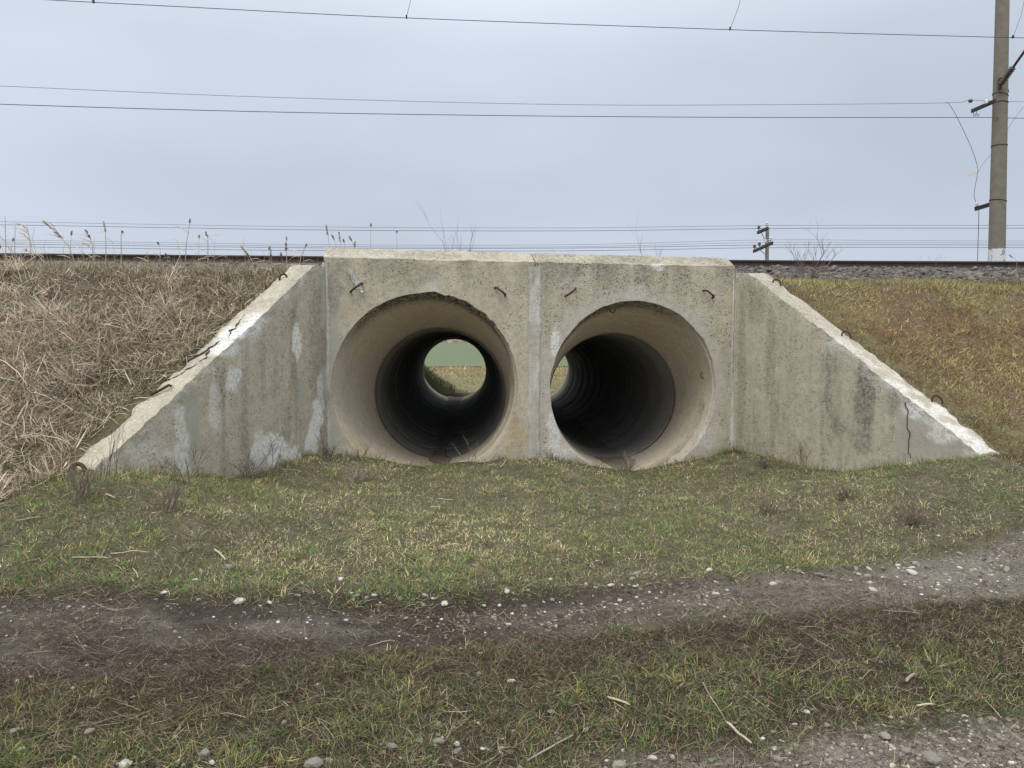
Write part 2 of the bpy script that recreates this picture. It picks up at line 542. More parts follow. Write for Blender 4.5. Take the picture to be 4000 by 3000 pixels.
def ground_h(x, y):
    x, y = np.asarray(x, float), np.asarray(y, float)
    v = y - KV * x
    bv = bank_v(x)
    z = np.interp(v, [-5, 1.9, 2.4, 2.9, 3.4, 3.9, 4.35, 4.7], [0.02, -0.03, -0.05, -0.01, 0.025, 0.01, -0.05, -0.06])
    left = sm(1.5, -1.5, x)
    z = z + sm(bv - 0.06, bv + 0.06, v) * (0.065 + 0.065 * left)
    base = np.interp(x, [-4.2, -2.4, -1.1, 0.27, 1.7, 3.1, 4.8], [0.30, 0.24, 0.02, 0.12, -0.10, 0.15, 0.30])
    front = 10.13 - v
    z = z + sm(2.6, 0.1, front) * (base - 0.05)
    for (tx, ty, tz) in ((-3.55, 6.25, 0.60), (4.70, 7.38, 0.56)):
        dd = np.sqrt((x - tx) ** 2 + (y - ty) ** 2 + 0.02)
        ap = tz - (0.22 if tx < 0 else 0.26) * dd
        kk = 0.15
        hh = np.clip(0.5 + 0.5 * (ap - z) / kk, 0, 1)
        z = np.where(front > 0.3, z * (1 - hh) + ap * hh + kk * hh * (1 - hh), z)
    # rough little relief
    near = sm(30, 12, y)
    z = z + near * (0.05 * (n2(x, y, 1.6, 3, 1.1) - 0.5) + 0.035 * (n2(x, y, 6.5, 3, 2.2) - 0.5) + 0.016 * (n2(x, y, 22, 2, 3.3) - 0.5))
    # under the embankment and through the culvert
    z = z - sm(0.06, -0.34, front) * sm(26.9, 26.2, y) * 1.15
    far = sm(24, 28, y)
    z = z * (1 - far) + far * (-0.34 + 0.10 * (n2(x, y, 0.35, 3, 5.5) - 0.5))
    bankl = np.exp(-((x + 3.7) / 1.05) ** 2) * sm(26.6, 27.0, y) * sm(34, 28.5, y)
    return z + bankl * 1.15

def rail_y(x):
    x = np.asarray(x, float)
    return np.interp(x, [-60, -30, -20, -11, -4.3, 0, 5.4, 12, 20, 30, 60], [10.5, 14.45, 15.6, 16.47, 17.05, 17.45, 17.92, 18.22, 18.45, 18.6, 18.6])

def vtoe(x):
    return np.interp(x, [-6, -3.49, 4.593, 8], [7.3, 7.15, 6.52, 6.35])

def emb_h(x, y):
    x, y = np.asarray(x, float), np.asarray(y, float)
    v = y - KV * np.clip(x, -14, 14)
    vt = vtoe(x)
    yc = 10.1 + KV * np.clip(x, -14, 14)
    yr = rail_y(x)
    d = yr - y
    slope = np.where(v < vt, 0.48 - (vt - v) * 0.60, 0.48 + (v - vt) * (2.00 / (10.1 - vt)))
    t = np.clip((y - yc) / np.maximum(yr - 2.2 - yc, 0.3), 0, 1)
    berm = 2.48 + 0.32 * t
    z = np.where(y < yc, slope, berm)
    # soften the shoulder
    k = 0.22
    hh = np.clip(0.5 + 0.5 * (berm - slope) / k, 0, 1)
    soft = berm * (1 - hh) + slope * hh - k * hh * (1 - hh)
    z = np.where(d > 2.2, soft, z)
    bal = np.interp(-d, [-2.2, -1.0, -0.5, 2.5, 3.9], [2.80, 3.24, 3.27, 3.27, 2.80])
    z = np.where(d <= 2.2, np.maximum(bal, 2.6), z)
    farc = np.where(y > 26.3, 2.55 - (y - 26.3) * 0.64, 9.0)
    z = np.where(d < -3.9, np.minimum(2.78, farc), z)
    rel = np.where(np.abs(d - 0.8) < 1.7, 0.02, 0.13)
    return z + rel * (n2(x, y, 1.1, 3, 7.7) - 0.5) + 0.035 * (n2(x, y, 5.5, 2, 8.8) - 0.5)

_SX = np.array([-90, -5.6, -3.80, -2.62, 3.38, 4.90, 6.4, 90])
_SY0 = np.array([0, 0, 6.28, 9.85, 11.15, 7.42, 0, 0])
def emb_start(x):
    x = np.asarray(x, float)
    toe = vtoe(x) - 0.95 + KV * np.clip(x, -14, 14)
    y = np.interp(x, [-3.80, -2.62, 3.38, 4.90], [6.28, 9.85, 11.15, 7.42])
    yl = np.where(x < -3.80, np.minimum(toe, np.interp(x, [-5.6, -3.8], [0, 0]) + toe), y)
    yl = np.where(x > 4.90, toe, yl)
    return yl

def emb_end(x):
    return np.interp(x, [-90, -6.2, -4.4, -3.3, 2.3, 3.4, 5.2, 90], [31, 31, 29.9, 26.75, 26.9, 26.9, 31, 31])

def surf_h(x, y):
    g = ground_h(x, y)
    e = emb_h(x, y)
    inside = (y > emb_start(x)) & (y < emb_end(x))
    return np.where(inside, np.maximum(g, e), g)

def surf_n(x, y, e=0.06):
    dx = (surf_h(x + e, y) - surf_h(x - e, y)) / (2 * e)
    dy = (surf_h(x, y + e) - surf_h(x, y - e)) / (2 * e)
    dx, dy = np.clip(dx, -0.9, 0.9), np.clip(dy, -0.9, 0.9)
    n = np.stack([-dx, -dy, np.ones_like(dx)], -1)
    return n / np.linalg.norm(n, axis=-1, keepdims=True)

def grid_faces(nr, nc):
    i = np.arange(nr * nc).reshape(nr, nc)
    return np.stack([i[:-1, :-1].ravel(), i[:-1, 1:].ravel(), i[1:, 1:].ravel(), i[1:, :-1].ravel()], 1)

# zones of bare dirt: 1 where the wheels have worn the grass away
def dirt_mask(x, y):
    v = y - KV * x
    bv = bank_v(x)
    w = 0.28 * (n2(x, y, 1.3, 3, 11.0) - 0.5) + 0.12 * (n2(x, y, 6, 2, 12.0) - 0.5)
    low = np.interp(x, [-6, -2.4, -0.8, 0.6, 2, 4, 9], [4.02, 4.05, 4.20, 4.28, 4.28, 4.25, 4.2])
    rut1 = sm(low - 0.16, low + 0.16, v + w) * sm(bv + 0.10, bv - 0.06, v + w * 0.6)
    rut2 = sm(3.02, 2.72, v + w) * sm(-1.3, 0.9, x + 2 * w)
    return np.clip(rut1 + rut2, 0, 1), rut1, rut2

# ------------------------------------------------------------------ ground sheet
xs = np.concatenate([-np.geomspace(1500, 6.6, 26), np.linspace(-6.5, 7.5, 340), np.geomspace(7.6, 1500, 26)])
ys = np.concatenate([np.linspace(-30, 1.6, 14), np.linspace(1.7, 11.2, 250), np.linspace(11.4, 24, 26), np.linspace(24.3, 40, 60), np.geomspace(40.7, 3000, 30)])
gx, gy = np.meshgrid(xs, ys)
gz = ground_h(gx, gy)
dm, r1, r2 = dirt_mask(gx, gy)
vv = gy - KV * gx
soil_dark = np.array([0.064, 0.052, 0.042])
soil_grey = np.array([0.135, 0.120, 0.102])
soil_gravel = np.array([0.225, 0.198, 0.165])
under_grass = np.array([0.125, 0.112, 0.072])
nz = 0.5 * n2(gx, gy, 1.7, 4, 21.0) + 0.5 * n2(gx * 0.6, gy * 1.4, 7.0, 4, 23.0)
nz2 = n2(gx, gy, 5.0, 3, 22.0)
rutc = soil_dark[None, None] * (1 - sm(0.40, 0.66, nz)[..., None]) + soil_grey[None, None] * sm(0.40, 0.66, nz)[..., None]
gravelly = sm(-0.5, 2.2, gx)[..., None]
rutc = rutc * (1 - 0.65 * gravelly) + soil_gravel[None, None] * 0.65 * gravelly
gcol = under_grass[None, None] * (0.65 + 0.7 * nz2[..., None])
bare = sm(0.52, 0.66, nz2)[..., None] * (0.8 * sm(6.6, 5.0, vv))[..., None]
gcol = gcol * (1 - bare) + soil_dark[None, None] * 1.05 * bare
hb = (sm(4.5, 4.1, vv) * sm(2.2, 2.6, vv))[..., None]
gcol = gcol * (1 - hb) + gcol * np.array([0.52, 0.48, 0.50]) * hb
gcol = gcol * (1 - r1[..., None]) + rutc * r1[..., None]
r2c = soil_gravel[None, None] * (0.75 + 0.5 * nz[..., None])
gcol = gcol * (1 - r2[..., None]) + r2c * r2[..., None]
bvv = bank_v(gx)
lip = sm(0.16, 0.0, np.abs(vv - bvv + 0.02)) * sm(2.0, -1.0, gx)
gcol = gcol * (1 - lip[..., None] * 0.7) + soil_dark[None, None] * 0.8 * lip[..., None] * 0.7
farc = sm(24, 27, gy)[..., None]
fcol = lin(122, 116, 84)[None, None] * (0.7 + 0.6 * nz[..., None])
nb = (sm(32, 28, gy) * sm(-1.7, -2.4, gx) * sm(-8, -5, gx))[..., None]
fcol = fcol * (1 - nb) + lin(78, 82, 54)[None, None] * nb
mud = (np.exp(-((gx + 1.95 + 0.2 * np.sin(gy * 1.3)) / (0.45 + 0.02 * gy * 0)) ** 2) * sm(31.5, 27.5, gy))[..., None]
fcol = fcol * (1 - mud) + lin(72, 62, 54)[None, None] * mud
gcol = gcol * (1 - farc) + fcol * farc
alpha = np.clip(dm + 0.15, 0, 1)[..., None] * sm(20, 10, gy)[..., None]
ground = mesh_np('ground', np.stack([gx, gy, gz], -1).reshape(-1, 3), grid_faces(*gx.shape), M['soil'], smooth=True,
                 cols={'col': np.concatenate([gcol, alpha], -1).reshape(-1, 4)})
tag(ground, kind='structure')

# ------------------------------------------------------------------ embankment
ex = np.concatenate([-np.geomspace(80, 12.2, 24), np.linspace(-12, -4.6, 110), np.linspace(-4.55, -2.3, 46), np.linspace(-2.2, 3.1, 50),
                     np.linspace(3.15, 5.3, 46), np.linspace(5.35, 13, 110), np.geomspace(13.2, 80, 24)])
EX = []
rows = 170
st = emb_start(ex)
cols_m = emb_end(ex)
tt = np.concatenate([np.linspace(0, 0.42, 105, endpoint=False), np.linspace(0.42, 1, rows - 105)])
EY = st[None] + (cols_m - st)[None] * tt[:, None]
EXX = np.repeat(ex[None], rows, 0)
EZ = emb_h(EXX, EY)
en = n2(EXX, EY, 0.9, 4, 31.0)
en2 = n2(EXX, EY, 3.5, 3, 32.0)
litter = np.array([0.155, 0.135, 0.105])
moss_r = np.array([0.140, 0.100, 0.064])
moss_y = np.array([0.165, 0.138, 0.074])
dark_e = np.array([0.070, 0.058, 0.044])
_d = (WL1 - WL0) / np.linalg.norm(WL1 - WL0)
nL_ = np.array([_d[1], -_d[0]]); nL_ = nL_ if nL_[0] < 0 else -nL_
rightw = sm(-1, 3, EXX)[..., None]
cR = moss_r * (1 - sm(0.42, 0.6, en)[..., None]) + moss_y * sm(0.42, 0.6, en)[..., None]
cL = dark_e * 1.1 + (litter * 0.9 - dark_e) * sm(0.40, 0.62, en2)[..., None]
ecol = cL * (1 - rightw) + cR * rightw
ws_ = (EXX - WL0[0]) * nL_[0] + (EY - WL0[1]) * nL_[1]
ms_ = (np.exp(-((ws_ - 0.45) / 0.32) ** 2) * (EXX < -2.2) * (EY < 9.8))[..., None]
ecol = ecol * (1 - ms_) + (lin(98, 94, 66) * (0.6 + 0.8 * en2[..., None])) * ms_
dr = rail_y(EXX) - EY
bz = sm(3.4, 2.2, dr)[..., None]
ecol = ecol * (1 - bz) + np.array([0.13, 0.12, 0.11]) * bz
crest_dark = sm(9.6, 10.2, EY - KV * EXX)[..., None] * (1 - bz) * rightw
ecol = ecol * (1 - 0.6 * crest_dark) + np.array([0.10, 0.088, 0.066]) * 0.6 * crest_dark
emb = mesh_np('embankment', np.stack([EXX, EY, EZ], -1).reshape(-1, 3), grid_faces(rows, len(ex)), M['soil'], smooth=True,
              cols={'col': np.concatenate([ecol, np.full(ecol.shape[:2] + (1,), 0.15)], -1).reshape(-1, 4)})
tag(emb, kind='structure')

# far green field and the haze-coloured wood at its end, seen through the left pipe
fx, fy = np.meshgrid(np.linspace(-420, 420, 60), np.geomspace(57, 640, 90))
fz = -0.27 + 0.06 * (n2(fx, fy, 0.1, 2, 41.0) - 0.5)
fc = np.array([0.150, 0.185, 0.095])[None, None] * (0.85 + 0.3 * n2(fx * 0.05, fy, 0.12, 3, 42.0)[..., None])
fld = mesh_np('field', np.stack([fx, fy, fz], -1).reshape(-1, 3), grid_faces(*fx.shape), M['field'], smooth=True,
              cols={'col': np.concatenate([fc, np.zeros(fc.shape[:2] + (1,))], -1).reshape(-1, 4)})
tag(fld, kind='structure')

# ------------------------------------------------------------------ the culvert
culvert = empty('culvert', (0.4, 10.2, -0.3), 'twin pipe concrete culvert with flared wing walls under the railway embankment', 'culvert')

def wobble(P, amp, sc=7.0):
    P = np.asarray(P, float)
    d = np.stack([fbm(P * sc + 3.1, 3), fbm(P * sc + 41.7, 3), fbm(P * sc + 77.7, 3)], 1) - 0.5
    return P + d * (np.asarray(amp)[:, None] if np.ndim(amp) else amp) * 2

def blob(P, c, r, soft=0.5, n=0.7, sc=9.0):
    """1 inside a ragged ellipsoid spot"""
    q = (P - np.array(c)) / np.array(r)
    d = np.sqrt((q ** 2).sum(1)) + n * (fbm(P * sc, 4) - 0.5) * 2
    return sm(1.0, 1.0 - soft, d)

HU = np.array([math.cos(math.radians(12.16)), math.sin(math.radians(12.16)), 0])
HN = np.array([-HU[1], HU[0], 0])             # pointing back into the bank
HO = np.array([-2.336, 9.627, 0])

def headwall(O, U, Nn, u0, u1, zb, zt, cu, cz, R, name, parent, mat, chip=None, fine=True, flip=False, maskf=None):
    """a block with a round hole: front face, bevelled coping, hole lining, back and ends"""
    nA, nR = (260, 40) if fine else (72, 5)
    th = np.linspace(0, 2 * np.pi, nA, endpoint=False)
    corners = [math.atan2(zz - cz, uu - cu) % (2 * np.pi) for uu in (u0, u1) for zz in (zb, zt)]
    for c in corners:
        th[np.argmin(np.abs((th - c + np.pi) % (2 * np.pi) - np.pi))] = c
    th = np.sort(th)
    cth, sth = np.cos(th), np.sin(th)
    cth = np.where(np.abs(cth) < 1e-7, 1e-7, cth); sth = np.where(np.abs(sth) < 1e-7, 1e-7, sth)
    with np.errstate(divide='ignore'):
        k = np.minimum(np.where(cth > 0, (u1 - cu) / cth, (u0 - cu) / cth), np.where(sth > 0, (zt - cz) / sth, (zb - cz) / sth))
    Rr = np.full(nA, R)
    if chip: Rr = Rr + chip(th)
    lam = np.linspace(0, 1, nR) ** 1.15
    uu = cu + cth[None] * (Rr[None] + (k - Rr)[None] * lam[:, None])
    zz = cz + sth[None] * (Rr[None] + (k - Rr)[None] * lam[:, None])
    dd = np.zeros_like(uu)
    # lining rows going back from the hole edge
    lu = [cu + cth * Rr] * 2; lz = [cz + sth * Rr] * 2
    uu = np.concatenate([np.array(lu), uu]); zz = np.concatenate([np.array(lz), zz])
    dd = np.concatenate([np.array([np.full(nA, 0.45), np.full(nA, 0.12)]), dd])
    nr = uu.shape[0]
    i = np.arange(nr * nA).reshape(nr, nA)
    j = np.roll(i, -1, 1)
    F = [np.stack([i[:-1].ravel(), j[:-1].ravel(), j[1:].ravel(), i[1:].ravel()], 1)]
    U_, Z_, D_ = [uu.ravel()], [zz.ravel()], [dd.ravel()]
    base = nr * nA
    # coping, back and ends as swept grids
    def sheet(fu, fz_, fd, a, b):
        nonlocal base
        U_.append(fu.ravel()); Z_.append(fz_.ravel()); D_.append(fd.ravel())
        F.append(grid_faces(a, b) + base)
        base += a * b
    nu = 120 if fine else 12
    ul = np.linspace(u0, u1, nu)
    prof = [(zt, 0.0), (zt + 0.035, 0.06), (zt + 0.075, 0.13), (zt + 0.115, 0.20), (zt + 0.15, 0.27), (zt + 0.155, 0.40), (zt + 0.15, 0.52), (zt - 0.2, 0.52)]
    pz = np.array([p[0] for p in prof]); pd = np.array([p[1] for p in prof])
    A, B_ = np.meshgrid(ul, pz); _, Dg = np.meshgrid(ul, pd)
    sheet(A, B_, Dg, len(prof), nu)
    for ue in (u0, u1):
        zs = np.linspace(zb, zt, 30)
        fr = np.linspace(0, 1, 6)
        Zg, Fg = np.meshgrid(zs, fr)
        sheet(np.full_like(Zg, ue), Zg, Fg * 0.52, 6, 30)
        # gable of the coping
        sheet(np.full((2, 6), ue), np.array([[zt] * 6, [zt, zt + 0.035, zt + 0.075, zt + 0.115, zt + 0.15, zt + 0.15]]),
              np.array([[0.0, 0.06, 0.13, 0.20, 0.27, 0.52]] * 2), 2, 6)
    U_, Z_, D_ = np.concatenate(U_), np.concatenate(Z_), np.concatenate(D_)
    P = O[None] + U[None] * U_[:, None] + Nn[None] * D_[:, None]
    P[:, 2] = Z_
    edge = sm(0.10, 0.0, np.abs(Z_ - zt)) * sm(0.12, 0.0, np.abs(D_ - 0.02)) + sm(0.06, 0, np.abs(Z_ - zt - 0.15)) * 0.6
    P = wobble(P, 0.005 + 0.014 * edge, 9.0)
    m1 = np.zeros((len(P), 3)); m2 = np.zeros((len(P), 3))
    if maskf: maskf(P, U_, Z_, D_, m1, m2)
    o = mesh_np(name, P, np.concatenate(F), mat, parent, smooth=True, cols={'mask': m1, 'mask2': m2})
    return o

def rim_stuff(P, U_, Z_, D_, m1, m2, cu, cz, R):
    r = np.hypot(U_ - cu, Z_ - cz)
    lip = sm(0.05, 0.0, np.abs(D_ - 0.12)) * (r < R + 0.1)
    m1[:, 1] = np.maximum(m1[:, 1], lip * 0.7)

def mask_left(P, U_, Z_, D_, m1, m2):
    cop = (Z_ > 2.70) | ((D_ > 0.02) & (Z_ > 2.69))
    m1[:, 1] = 0; m1[:, 0] = 0.12 * cop + 0.5 * cop * sm(0.5, 0.62, fbm(P * 3, 3)) * sm(2.80, 2.70, Z_)
    m2[:, 1] = 0.55 * cop
    m1[:, 1] = 0.5 * sm(0.46, 0.64, fbm(P * np.array([5, 5, 1.2]), 4)) * sm(2.1, 2.66, Z_) * (~cop) + cop * (0.30 + 0.45 * sm(0.4, 0.6, fbm(P * 5, 4)))
    m1[:, 2] = np.maximum(sm(0.12, 0.06, np.abs(U_ - 0.08) + 0.05 * (fbm(P * 6, 3) - 0.5)), sm(0.09, 0.03, np.abs(U_ - 2.66) + 0.05 * (fbm(P * 6, 3) - 0.5))) * (Z_ < 2.6) * 0.9
    b = blob(P, tuple(HO + HU * 1.32 + np.array([0, 0, 2.34])), (0.12, 0.2, 0.10))
    m1[:, 2] = np.maximum(m1[:, 2], b); m1[:, 0] = np.maximum(m1[:, 0], b * 0.4)
    m2[:, 0] = 0.55 * np.maximum(blob(P, tuple(HO + HU * 2.45 + np.array([0, 0, 0.32])), (0.15, 0.2, 0.34), n=1.1), blob(P, tuple(HO + HU * 0.42 + np.array([0, 0, 0.2])), (0.25, 0.2, 0.28), n=0.9))
    m2[:, 1] = np.maximum(m2[:, 1], 0.5 * blob(P, tuple(HO + HU * 2.4 + np.array([0, 0, 0.6])), (0.22, 0.3, 0.75)))
    m1[:, 1] = np.maximum(m1[:, 1], 0.5 * blob(P, tuple(HO + HU * 1.15 + np.array([0, 0, 2.5])), (0.28, 0.2, 0.22)))
    m1[:, 1] = np.maximum(m1[:, 1], 0.55 * blob(P, tuple(HO + HU * 0.1 + np.array([0, 0, 2.3])), (0.16, 0.2, 0.3)))
    m1[:, 0] = np.maximum(m1[:, 0], 0.4 * blob(P, tuple(HO + HU * 0.3 + np.array([0, 0, 0.15])), (0.25, 0.2, 0.2)))
    rim_stuff(P, U_, Z_, D_, m1, m2, 1.265, 1.05, 1.2)

def mask_right(P, U_, Z_, D_, m1, m2):
    cop = (Z_ > 2.70) | ((D_ > 0.02) & (Z_ > 2.69))
    m1[:, 0] = 0.05 * cop
    m2[:, 1] = 1.0 * cop
    r = np.hypot(U_ - 4.113, Z_ - 0.983)
    m1[:, 1] = 0.6 * sm(0.45, 0.62, fbm(P * np.array([4, 4, 1.1]), 4)) * sm(2.1, 2.62, Z_) * (~cop) + cop * (0.34 + 0.45 * sm(0.4, 0.6, fbm(P * 5, 4)))
    m2[:, 1] = np.maximum(m2[:, 1], 0.9 * sm(0.42, 0.6, fbm(P * 2.2, 3)) * sm(3.9, 3.0, U_) * (~cop))
    halo = 0.7 * sm(1.42, 1.26, r + 0.22 * (fbm(P * 5, 3) - 0.5)) * (D_ < 0.02)
    m1[:, 2] = halo * 0.75
    m1[:, 0] = np.maximum(m1[:, 0], halo * 0.22)
    for (u, z, ru, rz, k) in ((2.98, 1.62, 0.10, 0.28, 0.95), (2.95, 0.35, 0.12, 0.35, 0.8), (4.1, 2.30, 0.25, 0.12, 0.35), (3.15, 0.12, 0.2, 0.16, 0.6), (4.45, 2.66, 0.12, 0.06, 0.9), (5.2, 0.3, 0.3, 0.25, 0.4)):
        m1[:, 0] = np.maximum(m1[:, 0], k * blob(P, tuple(HO + HU * u + np.array([0, 0, z])), (ru, 0.25, rz)))
    m1[:, 2] = np.maximum(m1[:, 2], sm(0.10, 0.04, np.abs(U_ - 2.74) + 0.05 * (fbm(P * 6, 3) - 0.5)) * (Z_ < 2.6) * 0.9)
    rim_stuff(P, U_, Z_, D_, m1, m2, 4.113, 0.983, 1.2)

def chipL(th):
    q = np.stack([np.cos(th) * 9, np.sin(th) * 9, th * 0], 1)
    zone = sm(0.35, 0.6, th) * sm(1.75, 1.4, th)
    return 0.008 * (fbm(q, 3) - 0.5) + zone * (0.045 * np.maximum(fbm(q * 1.8, 4) - 0.42, 0) * 2)
def chipR(th):
    q = np.stack([np.cos(th) * 9 + 5, np.sin(th) * 9, th * 0], 1)
    return 0.03 * (fbm(q, 3) - 0.5)

hwL = headwall(HO, HU, HN, 0.0, 2.695, -0.45, 2.68, 1.265, 1.05, 1.205, 'headwall_block', culvert, M['headwall'], chipL, True, maskf=mask_left)
hwR = headwall(HO, HU, HN, 2.707, 5.575, -0.45, 2.68, 4.113, 0.983, 1.205, 'headwall_block', culvert, M['headwall_pitted'], chipR, True, maskf=mask_right)
hwL['label'] = 'smoother left block of the headwall with four lifting hooks above'
hwL['label'] = 'smoother tan block of the headwall'
hwR['label'] = 'pitted pebbly block of the headwall'

# entrance cones and pipe rings --------------------------------------------------
def loft(name, rings_in, rings_out, mat, parent, maskf=None, n=72):
    """a tube wall from a list of inner circles and a list of outer circles (centre, U axis, radius)"""
    th = np.linspace(0, 2 * np.pi, n, endpoint=False)
    seq = list(rings_in) + list(reversed(rings_out)) + [rings_in[0]]
    P = []
    for (c, U, R) in seq:
        P.append(np.asarray(c)[None] + np.asarray(U)[None] * (np.cos(th) * R)[:, None] + np.array([0, 0, 1.0])[None] * (np.sin(th) * R)[:, None])
    nr = len(seq)
    P = np.concatenate(P)
    i = np.arange(nr * n).reshape(nr, n)
    j = np.roll(i, -1, 1)
    F = np.stack([i[:-1].ravel(), j[:-1].ravel(), j[1:].ravel(), i[1:].ravel()], 1)
    P = wobble(P, 0.004, 4.0)
    m1 = np.zeros((len(P), 3)); m2 = np.zeros((len(P), 3))
    if maskf: maskf(P, m1, m2)
    return mesh_np(name, P, F, mat, parent, smooth=True, cols={'mask': m1, 'mask2': m2})

AX = np.array([-0.058, 1.0, -0.0109])
X3 = np.array([1.0, 0.0, 0.0])
def pipe_line(front_c, joint_c, far_Y, zfar_flush, left):
    front_c, joint_c = np.array(front_c), np.array(joint_c)
    fc_ = front_c + HN * 0.075
    def mk(P, m1, m2):
        a = np.arctan2(P[:, 2] - front_c[2], P[:, 0] - front_c[0])
        dep = P[:, 1] - front_c[1] - KV * (P[:, 0] - front_c[0])
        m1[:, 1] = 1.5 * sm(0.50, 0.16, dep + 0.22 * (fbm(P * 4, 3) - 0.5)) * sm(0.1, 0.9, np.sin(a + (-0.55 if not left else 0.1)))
        if left:
            m2[:, 0] = 0.9 * sm(0.7, 0.1, dep + 0.5 * (fbm(P * 3, 3) - 0.5)) * sm(0.45, 0.1, np.abs(a + 2.25))
        else:
            m2[:, 0] = 0.25 * sm(0.5, 0.65, fbm(P * 3, 3)) * sm(0.6, 0.1, np.abs(a))
        m1[:, 0] = 0.8 * sm(0.06, 0.02, dep) * sm(0.5, 0.65, fbm(P * 4, 3))
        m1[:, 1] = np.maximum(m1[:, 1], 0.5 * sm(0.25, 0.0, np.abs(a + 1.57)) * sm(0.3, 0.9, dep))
    k = np.linspace(0, 1, 14)
    jn = joint_c - AX * 0.012
    ri = [(fc_ + (jn - fc_) * t, HU * (1 - t) + X3 * t, 1.185 + (1.0 - 1.185) * t) for t in k]
    ro = [(fc_ + (jn - fc_) * t, HU * (1 - t) + X3 * t, 1.36 + (1.17 - 1.36) * t) for t in (0, 0.5, 1)]
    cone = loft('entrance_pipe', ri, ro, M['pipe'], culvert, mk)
    L_tot = far_Y - joint_c[1]
    nr = 12
    step = L_tot / nr
    rr = np.random.default_rng(5 if left else 6)
    for q in range(nr):
        off = np.array([rr.normal(0, 0.007), 0, rr.normal(0, 0.007)])
        p0 = joint_c + AX * (step * q + 0.012) + off
        p1 = joint_c + AX * (step * (q + 1) - 0.012) + off
        rad = 1.0 + rr.normal(0, 0.004)
        def mk2(P, m1, m2, q=q):
            a = np.arctan2(P[:, 2] - p0[2], P[:, 0] - p0[0])
            m1[:, 1] = 0.55 * sm(0.5, 0.1, np.abs(a + 1.57) + 0.3 * (fbm(P * 3, 3) - 0.5))
            m1[:, 1] = np.maximum(m1[:, 1], 0.6 * sm(0.10, 0.02, np.abs(P[:, 1] - p0[1])))
        ts = (0, 0.03, 0.5, 0.97, 1)
        grow = (0.008, 0, 0, 0, 0.008)
        ri = [(p0 + (p1 - p0) * t, X3, rad + g) for t, g in zip(ts, grow)]
        ro = [(p0 + (p1 - p0) * t, X3, 1.17) for t in (0, 1)]
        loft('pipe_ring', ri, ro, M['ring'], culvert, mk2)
    end = joint_c + AX * L_tot
    f2 = end + AX * 1.9 + np.array([0, 0, 0.2])
    ri = [(end + (f2 - end) * t + AX * 0.012, X3, 1.0 + 0.2 * t) for t in np.linspace(0, 1, 8)]
    ro = [(end + (f2 - end) * t + AX * 0.012, X3, 1.17 + 0.2 * t) for t in (0, 1)]
    loft('exit_pipe', ri, ro, M['pipe'], culvert)
    return cone, end, f2

coneL, endL, fL = pipe_line((-1.099, 9.893, 1.05), (-1.10, 11.86, 0.833), 24.5, 0, True)
coneR, endR, fR = pipe_line((1.685, 10.49, 0.983), (1.595, 12.29, 0.753), 24.9, 0, False)

# far headwall and wings (seen through the pipes)
FY = 26.78
FO = np.array([4.6, FY, 0]); FU = np.array([-1.0, 0, 0]); FN = np.array([0, -1.0, 0])
for f_, a, b in ((fR, 1.9, 4.60), (fL, 4.61, 7.75)):
    headwall(FO, FU, FN, a, b, -0.9, 2.25, 4.6 - f_[0], f_[2], 1.22, 'headwall_block', culvert, M['headwall'], None, False)

def wing(A, B, z0, z1, T, name, parent, nrm_out, maskf=None, flat=0.06, fine=True, zb=-0.45):
    """a wing wall: inner face from A (start) to B (tip), sloping cap, thickness T along nrm_out"""
    A, B = np.array(A, float), np.array(B, float)
    no = np.array(nrm_out, float)
    nt, nh, nc = (170, 96, 18) if fine else (20, 6, 3)
    t = np.linspace(0, 1, nt)
    ztop = np.where(t < flat, z0, z0 + (z1 - z0) * (t - flat) / (1 - flat))
    P, F, base = [], [], 0
    tags_ = []
    def sheet(Pg, a, b, tg):
        nonlocal base
        P.append(Pg.reshape(-1, 3)); F.append(grid_faces(a, b) + base); base += a * b
        tags_.append(np.full(a * b, tg))
    L2 = A[None] + (B - A)[None] * t[:, None]
    # inner face
    h = np.linspace(0, 1, nh)
    Pg = np.zeros((nh, nt, 3))
    Pg[..., :2] = L2[None]
    Pg[..., 2] = zb + (ztop - zb)[None] * h[:, None]
    sheet(Pg, nh, nt, 0)
    # cap
    w = np.linspace(0, 1, nc)
    Pg = np.zeros((nc, nt, 3))
    Pg[..., :2] = L2[None] + no[None, None] * (T * w)[:, None, None]
    Pg[..., 2] = ztop[None] - 0.02 * (np.abs(w - 0.45) * 2)[:, None] ** 3
    sheet(Pg, nc, nt, 1)
    # outer face
    Pg = np.zeros((6, nt, 3))
    Pg[..., :2] = (L2 + no[None] * T)[None]
    Pg[..., 2] = (ztop - 0.02)[None] + (zb - ztop + 0.02)[None] * np.linspace(0, 1, 6)[:, None]
    sheet(Pg, 6, nt, 2)
    # ends
    for e, s in ((0, -1), (nt - 1, 1)):
        Pg = np.zeros((nh // 2, nc, 3))
        Pg[..., :2] = (L2[e] + no[None] * (T * w)[:, None])[None]
        Pg[..., 2] = zb + ((ztop[e] - 0.02 * (np.abs(w - 0.45) * 2) ** 3) - zb)[None] * np.linspace(0, 1, nh // 2)[:, None]
        sheet(Pg, nh // 2, nc, 3)
    P = np.concatenate(P); F = np.concatenate(F); tg = np.concatenate(tags_)
    tpar = ((P[:, :2] - A) @ (B - A)) / ((B - A) @ (B - A))
    top = np.interp(tpar, t, ztop)
    below = top - P[:, 2]
    P0 = P.copy()
    edge = sm(0.14, 0.0, below)
    P = wobble(P, 0.006 + 0.024 * edge, 6.0)
    P = wobble(P, 0.010 * edge, 19.0)
    m1 = np.zeros((len(P), 3)); m2 = np.zeros((len(P), 3))
    if maskf: maskf(P0, tpar, below, tg, m1, m2)
    return mesh_np(name, P, F, M['wing'], parent, smooth=True, cols={'mask': m1, 'mask2': m2})

